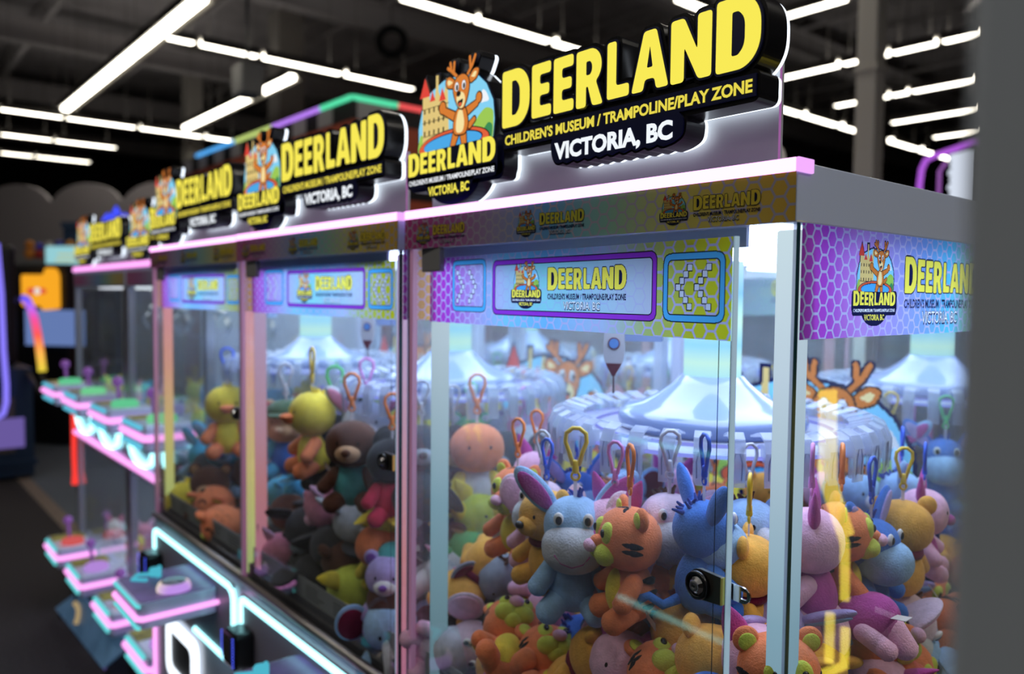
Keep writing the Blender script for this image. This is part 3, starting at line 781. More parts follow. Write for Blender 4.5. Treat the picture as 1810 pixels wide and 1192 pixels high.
    m = MB(); m.tube(fr(path), .0088, 8); m.obj('neon_frame', 'cyan', r)
    m = MB(); m.box(-.745, -.06, .0, .004, .60, .83); m.obj('control_plate', pm('grey_violet_plate', (.28, .26, .34), .4), r)
    # bill acceptor
    m = MB(); m.box(-.735, -.655, -.055, .0, .672, .762, 0, bev=.010); b = m.obj('bill_acceptor', 'black', r)
    m = MB(); m.box(-.722, -.672, -.058, -.054, .695, .745, 0); b2 = m.obj('slot_plate', 'darkbrown', b)
    m = MB()
    for i in range(10):
        z = .684 + i * .0078
        for x in (-.733, -.660): m.ell((x, -.0555, z), (.0018, .0018, .0022), n=6, m=4)
    m.obj('led_dots', em('blue_led', (.08, .12, 1), 2.0), b)
    # control deck: acrylic ledge with joystick, dome button and lit strips
    x0, x1, y0, y1 = -.412, -.168, -.205, .0
    m = MB(); m.slab(rnd([(x0, y0), (x1, y0), (x1, y1), (x0, y1)], .022), -.792, -.724, 0)
    me = m.mesh('control_deck', ['lilac']); me.transform(Matrix(((1, 0, 0, 0), (0, 0, 1, 0), (0, -1, 0, 0), (0, 0, 0, 1))))
    dk = ob('control_deck', me, r)
    m = MB(); m.slab(rnd([(x0 + .006, y0 + .006), (x1 - .006, y0 + .006), (x1 - .006, y1), (x0 + .006, y1)], .018), -.7945, -.7925, 0); me = m.mesh('top_print', [pm('violet_teal_print', (.16, .10, .28), .35, noise=.5, nscale=9)]); me.transform(Matrix(((1, 0, 0, 0), (0, 0, 1, 0), (0, -1, 0, 0), (0, 0, 0, 1)))); ob('top_print', me, dk)
    q = rnd([(x0 - .001, y1 - .03), (x0 - .001, y0 - .001), (x1 + .001, y0 - .001), (x1 + .001, y1)], .02, 5)[6:-1]
    q = [(x0 - .002, y0 + .02), (x0 - .002, y0 + .008), (x0 + .008, y0 - .002), (x1 - .010, y0 - .002), (x1 + .002, y0 + .008), (x1 + .002, y1)]
    m = MB(); m.tube([(a, b_, .752) for a, b_ in q], .0072, 8); m.obj('pink_strip', 'pink2', dk)
    q2 = [(x0 + .01, y0 - .002), (x1 - .012, y0 - .002), (x1 - .004, y0 + .002)]
    m = MB(); m.tube([(a, b_, .785) for a, b_ in q2], .0045, 8); m.tube([(a, b_, .727) for a, b_ in q2], .0045, 8); m.obj('teal_strip', 'teal', dk)
    m = MB(); m.lathe([(.044, .7945), (.044, .803), (.040, .812), (.030, .816)], 32, (-.225, -.10)); m.obj('push_button', em_ramp('cream_violet_dome', 0, -.26, -.19, [(0, (.9, .78, .55)), (.45, (.85, .70, .62)), (1, (.55, .30, .85))], .95), dk)
    m = MB(); m.lathe([(.034, .812), (.030, .8175), (.0, .8178)], 32, (-.225, -.10)); m.obj('button_top', pm('button_glass', (.22, .25, .30), .2), dk)
    m = MB(); m.tube([(-.355 + .012 * cos(t * .9), -.11 + .012 * sin(t * .9), .7965 + t * .0010) for t in range(24)], .0055, 8); m.tube([(-.375, -.12, .797), (-.39, -.15, .797), (-.36, -.17, .797), (-.33, -.14, .797)], .006, 8); m.obj('joystick', em('cyan_stick', (.10, .62, .80), .75), dk)
    # lit prize door lower down
    m = MB(); m.slab(rrect(-.60, -.34, .40, .57, .04), -.012, .004, 0, [rrect(-.575, -.365, .425, .545, .03)]); pf = m.obj('prize_frame', 'halo', r)
    m = MB(); m.slab(rrect(-.575, -.365, .425, .545, .03), -.004, .003, 0); m.obj('prize_flap', 'matblack', pf)
    m = MB(); m.tube([(-W + .002, -.001, .06), (-W + .002, -.001, .56)], .006, 8); m.obj('corner_glow', 'pink2', r)
    add_door(r, 0); make_sign(r)
    return r
m1 = make_machine()
def find(root, n):
    for c in root.children:
        if c.name.split('.')[0] == n: yield c
def set_mat(root, n, mname, slot=0):
    for c in find(root, n):
        c.material_slots[slot].link = 'OBJECT'; c.material_slots[slot].material = M[mname]
tag(m1, 'tall claw machine with clear door ajar, full of orange, blue and pink plush animals', 'claw machine', 'claw machines with lit name signs')
m2 = dup(m1); m2.location = (-.775, -.0063, 0); m2['label'] = 'tall claw machine of yellow and black toys, behind pink-lit posts'
m3 = dup(m1); m3.location = (-1.5375, .0013, 0); m3['label'] = 'tall claw machine of yellow ducks, behind a pink to green lit post'
next(find(m1, 'door')).rotation_euler = (0, 0, RAD(-6.47))
for mm, pn in ((m2, 'post_pink'), (m3, 'post_rainbow')): set_mat(mm, 'led_post', pn)
# the row standing behind, back to back
RB = []
for i, (x, lab) in enumerate(((-.76, 'claw machine back to back with the ajar one, seen through its side glass'), (-1.535, 'claw machine back to back with the pink-lit one'), (-2.30, 'claw machine back to back with the yellow duck one'))):
    b = dup(m1); b.location = (x, 1.70, 0); b.rotation_euler = (0, 0, pi); b['label'] = lab
    next(find(b, 'door')).rotation_euler = (0, 0, 0); RB.append(b)
    for s_ in list(find(b, 'sign')):
        for ch in list(s_.children): bpy.data.objects.remove(ch)
        bpy.data.objects.remove(s_)
    if i: set_mat(b, 'led_post', 'post_pink')
    for st_ in list(find(b, 'badge_sticker')): bpy.data.objects.remove(st_)
#@PART3
# ------------------------------------------------------------------ hall
ORD = ['leftmost', 'second', 'third', 'fourth', 'fifth', 'sixth', 'seventh', 'eighth', 'ninth', 'tenth', 'eleventh', 'twelfth', 'thirteenth', 'fourteenth', 'fifteenth', 'sixteenth', 'seventeenth', 'eighteenth', 'nineteenth', 'twentieth']
ORD2 = ['first', 'second', 'third', 'fourth', 'fifth', 'sixth']
M['carpet'] = pm('charcoal_carpet', (.030, .027, .029), .95, noise=.35, nscale=60, bump=.6, bscale=300)
M['slate'] = pm('slate_carpet', (.11, .135, .165), .95, noise=.2, nscale=60)
M['tan'] = pm('tan_strip', (.22, .175, .14), .8, noise=.15, nscale=20)
M['ceil'] = pm('dark_ceiling', (.50, .48, .49), .9, noise=.25, nscale=1.2)
M['joist'] = pm('painted_joist', (.55, .53, .53), .8)
M['wallm'] = pm('dark_wall', (.07, .068, .07), .9)
tag(bx('floor', 'carpet', (-32, 14, -9, 32, -.1, 0)), kind='structure')
tag(bx('trim_1', 'tan', (-31, 3.5, .33, .425, 0, .004)), kind='structure')
tag(bx('trim_2', 'slate', (-31, 3.5, .425, 2.2, 0, .003)), kind='structure')
tag(bx('ceiling', 'ceil', (-32, 14, -9, 32, 6.9, 7.0)), kind='structure')
for n, b in (('wall_left', (-32.2, -32, -9, 32, 0, 7)), ('wall_back', (-32, 14, 32, 32.2, 0, 7)), ('wall_right', (14, 14.2, -9, 32, 0, 7)), ('wall_front', (-32, 14, -9.2, -9, 0, 7))):
    tag(bx(n, 'wallm', b), kind='structure')
# roof steel: beams along Y, lighter joists along X, a service pipe
def beam(name, x0, x1, y0, y1, z0, z1):
    m = MB()
    if x1 - x0 > y1 - y0:
        c = (y0 + y1) / 2; m.box(x0, x1, y0, y1, z0, z0 + .03); m.box(x0, x1, y0, y1, z1 - .03, z1)
        n = int((x1 - x0) / .9)
        for i in range(n):
            a = x0 + i * .9; m.tube([(a, c, z0 + .02), (a + .45, c, z1 - .02), (a + .9, c, z0 + .02)], .018, 5)
    else: m.box(x0, x1, y0, y1, z0, z0 + .035); m.box(x0, x1, y0, y1, z1 - .035, z1); m.box((x0 + x1) / 2 - .02, (x0 + x1) / 2 + .02, y0, y1, z0, z1)
    return tag(m.obj(name, 'joist'), kind='structure')
k = 10
for x in (-27.5, -21.5, -16.5, -11.6, -7.6, -3.4): beam('trim_%d' % k, x, x + .22, -8.9, 31.9, 6.1, 6.55); k += 1
for i in range(14): beam('trim_%d' % k, -31.9, 13.9, -4.2 + i * 2.1, -4.1 + i * 2.1, 6.5, 6.88); k += 1
# square columns
for i, (x, y, s) in enumerate(((-2.44, 5.20, .155), (-17.16, 5.07, .34), (-13.95, 5.75, .50))):
    m = MB(); m.box(x - s / 2, x + s / 2, y - s / 2, y + s / 2, 0, 6.9, bev=.012); m.box(x - s / 2 - .012, x + s / 2 + .012, y - s / 2 - .012, y + s / 2 + .012, 3.32, 3.36)
    tag(m.obj('column_%d' % (i + 1), pm('grey_column_paint', (.50, .48, .43), .6)), 'square grey steel column behind the biggest lit sign' if i == 0 else 'grey steel column rising behind the far ceiling lights' if i == 1 else 'wide grey column above the striped red booth', 'column', kind='structure')
# grey cabinet end close to the camera
m = MB(); m.box(.3577, 1.10, -.5270, -.22, 0, 2.6, bev=.004)
tag(m.obj('metal_post', pm('satin_grey_paint', (.50, .56, .64), .28, coat=.25)), 'plain satin grey metal post, blurred, standing beside the ajar claw machine', 'post')

ROWS = [
    ('a', 'y', -15.79, [(1.38, 2.35), (2.4, 3.57), (3.64, 4.81), (4.87, 5.5)], 'row ending at the striped booth roof'),
    ('b', 'y', -18.33, [(1.72, 2.63), (2.67, 3.84)], 'row just under the booth-bound row'),
    ('c', 'y', -20.83, [(2.04, 2.69), (2.73, 3.87)], 'lowest row over the scalloped grey panel'),
    ('d', 'y', -9.86, [(2.35, 2.69), (2.75, 3.51), (3.57, 4.72), (4.79, 5.94)], 'row running down to the big deer badge'),
    ('e', 'x', 2.25, [(-15.16, -13.8), (-13.78, -12.42), (-12.4, -11.04), (-11.01, -9.66), (-9.63, -8.28)], 'long slanting row crossing the booth-bound row'),
    ('f', 'x', 4.31, [(-15.27, -13.71), (-13.69, -12.13), (-12.11, -10.55)], 'short slanting row over the striped booth'),
    ('g', 'y', -6.83, [(3.82, 4.76), (4.82, 5.95), (6.04, 6.9)], 'row running behind the big yellow name'),
    ('h', 'y', -4.91, [(6.01, 6.53)], 'gap above the big yellow name'),
    ('i', 'x', 7.30, [(-4.53, -3.74)], 'row beside the top of the big letter D'),
    ('j', 'x', 9.49, [(-6.05, -4.95), (-4.9, -4.28), (-4.25, -3.71), (-3.65, -3.2)], 'upper row crossing behind the steel column'),
    ('k', 'x', 11.58, [(-6.1, -5.22), (-5.19, -4.94), (-4.89, -4.0)], 'second row crossing behind the steel column'),
    ('l', 'x', 13.46, [(-6.04, -4.6)], 'third row beside the steel column'),
    ('m', 'x', 15.30, [(-6.07, -5.2)], 'lowest row beside the grey post'),
    ('n', 'y', -6.78, [(10.59, 11.72), (11.82, 12.97), (13.11, 13.94), (15.08, 16.28), (16.47, 18.42)], 'row sinking away behind the steel column'),
]
for rn, ax, c, segs, desc in ROWS:
    n = len(segs)
    if ax == 'x' and rn not in 'ef': order = list(range(n))
    else: order = list(range(n))
    for i in order:
        a, b = segs[i]; L = b - a; w = .055; e = rn in 'ef'
        m = MB(); t = MB()
        wd_ = .13 if e else .06
        prof = [(-wd_, 4.80), (-w, 4.74), (-w, 4.83), (w, 4.83), (w, 4.74), (wd_, 4.80), (wd_, 4.84), (-wd_, 4.84)]
        if ax == 'y':
            for sx in (-1, 1): m.add([(c + sx * w, a, 4.80), (c + sx * wd_, a, 4.745), (c + sx * wd_, b, 4.745), (c + sx * w, b, 4.80), (c + sx * w, a, 4.812), (c + sx * wd_, a, 4.757), (c + sx * wd_, b, 4.757), (c + sx * w, b, 4.812)], [(0, 1, 2, 3), (7, 6, 5, 4), (0, 4, 5, 1), (1, 5, 6, 2), (2, 6, 7, 3), (3, 7, 4, 0)])
            m.box(c - wd_, c + wd_, a, b, 4.812, 4.85); t.box(c - w, c + w, a + .02, b - .02, 4.74, 4.81)
            for q in (a + .15 * L, b - .15 * L): m.tube([(c, q, 4.85), (c, q, 6.9)], .004, 5)
        else:
            for sx in (-1, 1): m.add([(a, c + sx * w, 4.80), (a, c + sx * wd_, 4.745), (b, c + sx * wd_, 4.745), (b, c + sx * w, 4.80), (a, c + sx * w, 4.812), (a, c + sx * wd_, 4.757), (b, c + sx * wd_, 4.757), (b, c + sx * w, 4.812)], [(0, 1, 2, 3), (7, 6, 5, 4), (0, 4, 5, 1), (1, 5, 6, 2), (2, 6, 7, 3), (3, 7, 4, 0)])
            m.box(a, b, c - wd_, c + wd_, 4.812, 4.85); t.box(a + .02, b - .02, c - w, c + w, 4.74, 4.81)
            for q in (a + .15 * L, b - .15 * L): m.tube([(q, c, 4.85), (q, c, 6.9)], .004, 5)
        r = empty('ceiling_light', ((c, a, 4.74) if ax == 'y' else (a, c, 4.74)), (0, 0, 0), ('%s tube light of the %s' % ((ORD2[i] if n > 1 else 'single'), desc + ((', from low end' if (rn in 'efjklmi') else ', from high end') if n > 1 else ''))), 'ceiling light', 'tube lights of the ' + desc)
        off = Vector(r.location)
        for mb, nm, mt in ((m, 'housing', 'lamp_body'), (t, 'tube', 'lamp')):
            me = mb.mesh(nm, mt); me.transform(Matrix.Translation(-off)); ob(nm, me, r)
# unseen aisle tube lights, plus lamps added to brighten the booth and machine roof
for i, (x, y) in enumerate([(-6, -2.0), (-4.2, -2.0), (-2.4, -2.0), (-.6, -2.0), (1.2, -2.0), (3.0, -2.0), (1.6, 1.2), (1.6, 3.2), (-3.4, -4.5), (0, -4.5), (-8, -4.5), (-10, -2), (-3.6, 2.6), (-6.6, 1.2), (-3.6, 4.8), (3.2, .6), (3.2, 2.2)]):
    ld = bpy.data.lights.new('aisle_and_fill_light', 'AREA'); ld.shape = 'RECTANGLE'; ld.size = 1.5; ld.size_y = .09; ld.energy = 40 if x > 3.1 else 12; ld.color = (1, .93, .82)
    lo = bpy.data.objects.new('aisle_and_fill_light', ld); COL.objects.link(lo); lo.location = (x, y, 4.74)

# uplights added over the tube rows to brighten the dark ceiling
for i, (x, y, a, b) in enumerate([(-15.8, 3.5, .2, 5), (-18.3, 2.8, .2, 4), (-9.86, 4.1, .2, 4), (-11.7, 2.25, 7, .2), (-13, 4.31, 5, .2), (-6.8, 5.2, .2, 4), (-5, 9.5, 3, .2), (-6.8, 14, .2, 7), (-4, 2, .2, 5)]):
    ld = bpy.data.lights.new('ceiling_fill_light', 'AREA'); ld.shape = 'RECTANGLE'; ld.size = a; ld.size_y = b; ld.energy = 4.5; ld.color = (1, .93, .85)
    lo = bpy.data.objects.new('ceiling_fill_light', ld); COL.objects.link(lo); lo.location = (x, y, 4.87); lo.rotation_euler = (pi, 0, 0)
# ------------------------------------------------------------------ striped booth with lit roof edge
bt = empty('striped_booth', (-5.33, 2.41, 0), (0, 0, 0), 'big rust red booth with black stripe, checker band and coloured light edge', 'booth')
RED = pm('rust_red_panel', (.50, .10, .048), .4); BLK = pm('booth_black', (.012, .011, .012), .45); WHT = pm('booth_grey_white', (.40, .38, .38), .5)
def bband(name, z0, z1, mat, g=0): return bx(name, mat, (-4.2, 0 + g, 0 - g, 4.5, z0, z1), bt)
bband('lower_wall', 0, 2.42, RED); bband('black_stripe', 2.42, 2.74, BLK, .003); bband('upper_wall', 2.74, 3.03, RED); bband('checker_band', 3.03, 3.19, BLK, .003)
for i in range(8): bx('checker_square', WHT, (-.60 - i * .50, -.33 - i * .50, -.006, .0, 3.035, 3.18), bt)
for i in range(7): bx('checker_square', WHT, (.0, .007, .04 + i * .62, .37 + i * .62, 3.035, 3.18), bt)
for nm, a, b_, cc in (('green_light', 0, -.53, (.10, .80, .42)), ('violet_light', -.53, -1.53, (.50, .22, .95)), ('lime_light', -1.53, -2.47, (.55, .70, .20)), ('blue_light', -2.47, -3.65, (.10, .45, 1))):
    m = MB(); m.tube([(a, -.005, 3.20), (b_, -.005, 3.20)], .022, 6); tag(m.obj('edge_light', em(nm, cc, 1.1), bt), nm.split('_')[0] + ' stretch of edge light')
for nm, a, b_, cc in (('green_light', 0.01, .42, (.10, .80, .42)), ('red_light', .42, 1.2, (.9, .10, .10)), ('violet_light', 1.2, 2.6, (.50, .22, .95))):
    m = MB(); m.tube([(.005, a, 3.20), (.005, b_, 3.20)], .022, 6); tag(m.obj('edge_light', em(nm, cc, 1.1), bt), nm.split('_')[0] + ' stretch of edge light')
# hanging grey speaker box on a rod
sp = empty('hanging_box', (-8.5, 2.82, 3.86), (0, 0, 0), 'grey box hanging on a rod above the short slanting lights', 'speaker')
bx('casing', 'grey', (-.16, .16, -.13, .13, 0, .34), sp, bev=.02); m = MB(); m.tube([(0, 0, .34), (0, 0, 3.04)], .02, 8); m.obj('rod', 'grey', sp)
m = MB(); m.tube([(0.17 * cos(a), 0, .17 * sin(a)) for a in [2 * pi * i / 24 for i in range(24)]], .055, 8, closed=True)
hr = m.obj('cable_coil', 'matblack', None, at_d(692, 73, 10.5)); hr.rotation_euler = (0, 0, RAD(50))
m = MB(); m.tube([(0, 0, .17), (0, 0, 6.9 - hr.location.z)], .006, 5); m.obj('hanger', 'matblack', hr)
tag(hr, 'small round black coil hanging under the ceiling beams', 'cable coil')

# ------------------------------------------------------------------ games and signs at the far left
c = empty('arcade_cabinet', (-7.72, .0, 0), (0, 0, 0), 'dark blue game cabinet with black tower and violet light tube', 'arcade machine')
NAV = pm('blue_cabinet', (.012, .035, .085), .4)
m = MB(); m.box(-1.6, .36, -.9, .46, .03, .95); m.box(-1.6, .38, -.92, .48, .12, .17); m.obj('base', NAV, c)
m = MB(); m.box(-1.3, .05, -.6, .40, .95, 2.02, bev=.05); m.obj('tower', 'matblack', c)
m = MB()
for i in range(6): m.slab(rrect(.30 - i * .30, .50 - i * .30, .22, .42, .03), -.925, -.915, 0)
for i in range(4):
    for j in range(2): m.box(.361, .368, -.78 + i * .3, -.58 + i * .3, .24 + j * .27, .44 + j * .27)
m.obj('plate', pm('khaki_plate', (.12, .10, .085), .6), c)
wa, wb = at_x(-8, 742, -7.35), at_x(44, 790, -7.35)
m = MB(); m.box(.362, .372, wa.y, wb.y, wb.z, wa.z); m.obj('lit_window', em('violet_window', (.20, .14, .48), .7), c)
m = MB(); m.tube([at_x(u_, v_, -7.33) - Vector((-7.72, 0, 0)) for u_, v_ in ((-6, 430), (2, 520), (6, 620), (11, 680), (11, 712), (6, 732), (-8, 740))], .022, 8); m.obj('light_tube', em('violet_tube', (.25, .20, .95), 1.1), c)
m = MB(); m.box(.30, .375, -.30, .16, .95, 2.0); m.obj('tower_edge', 'matblack', c)
pts = [at_d(u, v, 6.2) - Vector((-7.72, 0, 0)) for u, v in ((40, 527), (47, 530), (55, 545), (61, 565), (66, 590), (70, 615), (73, 640), (75, 657))]
m = MB(); m.tube(pts, .030, 10)
zt = pts[0].z
g = m.obj('rainbow_tube', em_ramp('rainbow_tube', 2, pts[-1].z, zt, [(0, (.75, .60, .05)), (.25, (.95, .45, .08)), (.5, (.95, .10, .08)), (.72, (.85, .08, .35)), (.88, (.45, .15, .9)), (1, (.12, .10, .9))], 1.1), c)
m = MB(); q = pts[0]; w = pts[-1]; m.tube([q, (q.x - .25, q.y, q.z - .02)], .025, 6); m.tube([w, (w.x, w.y, w.z - .22)], .022, 6); m.tube([(w.x, w.y, w.z - .20), (.30, .42, .92)], .022, 6); m.obj('tube_bracket', 'matblack', c)

o = at_d(72, 508, 8.2)
c = empty('driving_game', (o.x, o.y, 0), (0, 0, RAD(38)), 'game machine with glowing orange marquee over a pale blue screen', 'arcade machine')
m = MB(); m.box(-.5, .3, .03, .5, 0, 1.9, bev=.03); m.obj('body', 'matblack', c)
m = MB(); m.slab(rnd([(-.21, o.z - .20), (-.21, o.z + .13), (.06, o.z + .13), (.08, o.z + .20), (.17, o.z + .20), (.21, o.z + .13), (.21, o.z - .22), (.04, o.z - .24), (.02, o.z - .19)], .03), -.03, .03, 0); q = m.obj('marquee', em('orange_marquee', (1.0, .42, .02), .95), c)
m = MB(); m.flat(circ(-.08, o.z - .04, .06, .035), -.034); m.flat(circ(.05, o.z - .04, .05, .03), -.034); m.obj('red_mark', em('red_mark', (.8, .08, .05), .9), q)
m = MB(); m.flat(circ(-.01, o.z - .04, .04, .035), -.037); m.obj('white_mark', em('white_mark', (.9, .85, .8), .9), q)
m = MB(); m.box(-.2, .5, .0, .028, 1.05, 1.42); m.obj('screen', em('pale_blue_screen', (.18, .28, .62), .7), c)
o = at_d(112, 465, 9.5)
c = empty('game_machine', (o.x, o.y, 0), (0, 0, RAD(38)), 'game machine with glowing pale cyan marquee', 'arcade machine')
bx('body', 'matblack', (-.4, .5, .03, .4, 0, 1.9), c, bev=.03); m = MB(); m.slab(rrect(-.22, .30, o.z - .18, o.z + .20, .03), -.03, .028, 0); q = m.obj('marquee', em('cyan_marquee', (.35, .72, .78), .85), c)
m = MB()
for i in range(4): m.box(-.14 + i * .03, .16 + .02 * i, -.034, -.031, o.z - .11 + i * .065, o.z - .085 + i * .065)
m.obj('marquee_bands', em('lime_bands', (.65, .70, .35), .8), q)
# scalloped grey panel and a counter of prizes
o = at_d(60, 420, 14.0)
cl = MB(); q = []
for i in range(5): q += arcp(-2.55 + i * 1.15, 2.80, .58, .42, 160, 20, 8)
q += [(2.7, 0), (-3.0, 0)]
q = [(a * 1.2, b * 1.09) for a, b in q]; cl.slab(q, -.05, .05, 0); tag(cl.obj('cloud_panel', pm('lilac_grey_panel', (.42, .39, .42), .7), None, (o.x, o.y, 0), (0, 0, RAD(40))), 'tall grey panel with scalloped cloud top', 'panel')
o = at_d(98, 440, 11.0)
sh = empty('prize_stand', (o.x, o.y, 0), (0, 0, RAD(40)), 'dark stand topped with coloured prizes', 'display stand')
bx('stand', 'matblack', (-.55, .50, .0, .5, 0, 2.0), sh, bev=.02); bx('top_tray', pm('pale_tray', (.3, .3, .3), .6), (-.6, .55, -.15, .5, 2.0, 2.06), sh)
PZC = [(-.45, .15, (.7, .25, .03), 'orange'), (-.29, .13, (.5, .04, .04), 'red'), (-.14, .14, (.6, .6, .6), 'white'), (.02, .15, (.45, .06, .04), 'dark red'), (.19, .15, (.75, .35, .05), 'amber'), (.36, .15, (.06, .10, .30), 'navy')]
for i, (x, s, cc, nm) in enumerate(PZC):
    p = Matrix.Rotation(RAD(40), 4, 'Z') @ Vector((x, .05, 2.06)); pr = empty('prize_toy', (o.x + p.x, o.y + p.y, 2.06), (0, 0, RAD(40)), nm + ' round-headed toy on the dark prize stand', 'toy', 'toys on the dark prize stand')
    m = MB(); m.ell((0, 0, s * .55), (s * .5, s * .45, s * .56)); m.obj('body', pm('toy_' + nm, cc, .6), pr); m = MB(); m.ell((0, 0, s * 1.4), (s * .42, s * .4, s * .4)); m.obj('head', pm('toyhead_' + nm, tuple(min(1, k * 1.3 + .02) for k in cc[::-1]) if i % 2 else cc, .6), pr)
p = Matrix.Rotation(RAD(40), 4, 'Z') @ Vector((.12, .32, 2.06)); pr = empty('gift_box', (o.x + p.x, o.y + p.y, 2.06), (0, 0, RAD(40)), 'dull blue box standing behind the prize toys', 'box')
bx('box', pm('dull_blue', (.04, .09, .18), .6), (-.16, .16, -.12, .12, 0, .46), pr); bx('lid', pm('dull_blue_lid', (.06, .12, .22), .6), (-.18, .18, -.14, .14, .46, .54), pr)
# blue neon crown
o = at_d(206, 400, 9.0)
nc = empty('crown_sign', (o.x, o.y, o.z), (0, 0, RAD(40)), 'blue neon crown on a pole beyond the smallest lit sign', 'neon sign')
BN = em('blue_neon', (.05, .08, 1.0), 1.3); m = MB()
for sx, hh in ((-.11, .13), (0, .21), (.11, .13)):
    m.tube([(sx - .035, 0, -.02), (sx - .05, 0, hh * .5), (sx, 0, hh), (sx + .05, 0, hh * .5), (sx + .035, 0, -.02)], .022, 8)
m.tube([(-.12, 0, -.06), (0, 0, -.085), (.13, 0, -.06)], .022, 8); m.tube([(.16, 0, .08), (.20, 0, 0), (.19, 0, -.12), (.15, 0, -.22), (.13, 0, -.32), (.17, 0, -.42)], .024, 8); m.obj('neon_tube', BN, nc)
m = MB(); m.tube([(0, .03, -.08), (0, .03, -o.z)], .03, 8); m.tube([(0, .03, -.1), (.15, .03, -.22)], .012, 6); m.obj('pole', 'matblack', nc)
# violet arch and white sign at the right, by the grey post
o = at_d(1650, 320, 5.0)
na = empty('arch_sign', (o.x, o.y, 0), (0, 0, RAD(-40)), 'violet neon arch with white lit panel, beside the grey post', 'neon sign')
m = MB(); zt = 2.52
m.tube([(-.17, 0, .02), (-.17, 0, zt - .16), (-.15, 0, zt - .06), (-.10, 0, zt - .01), (0, 0, zt), (.45, 0, zt), (.60, 0, zt - .04), (.64, 0, zt - .14), (.64, 0, .02)], .018, 10); m.obj('neon_tube', em('violet_neon', (.50, .12, .80), .9), na)
m = MB(); m.tube([(.03, .02, .02), (.03, .02, zt - .10), (.10, .02, zt - .06)], .012, 8); m.obj('inner_tube', em('soft_violet', (.45, .15, .6), .6), na)
m = MB(); q = []
for i in range(8): q += arcp(.10 + (i % 2) * .02, zt - .05 - i * .045 + .02, .03, .022, 90, 270, 4)
m.slab([(.30, zt - .02)] + q + [(.30, zt - .42)], .05, .09, 0); m.obj('lit_panel', 'whiteface2' if 'whiteface2' in M else em('white_panel', (.75, .82, .95), .9), na)
m = MB(); m.box(.08, .32, .08, .12, 0, zt - .4); m.obj('stand', 'matblack', na)
# grey domed casing on the machine behind
m = MB(); m.box(-.14, .14, -.10, .10, 0, .33, bev=.045); dm = m.obj('casing', pm('warm_grey_casing', (.70, .66, .62), .6), None, (-1.005, 1.36, 1.7505)); tag(dm, 'rounded grey casing on a rear machine, beside the biggest lit sign', 'casing')
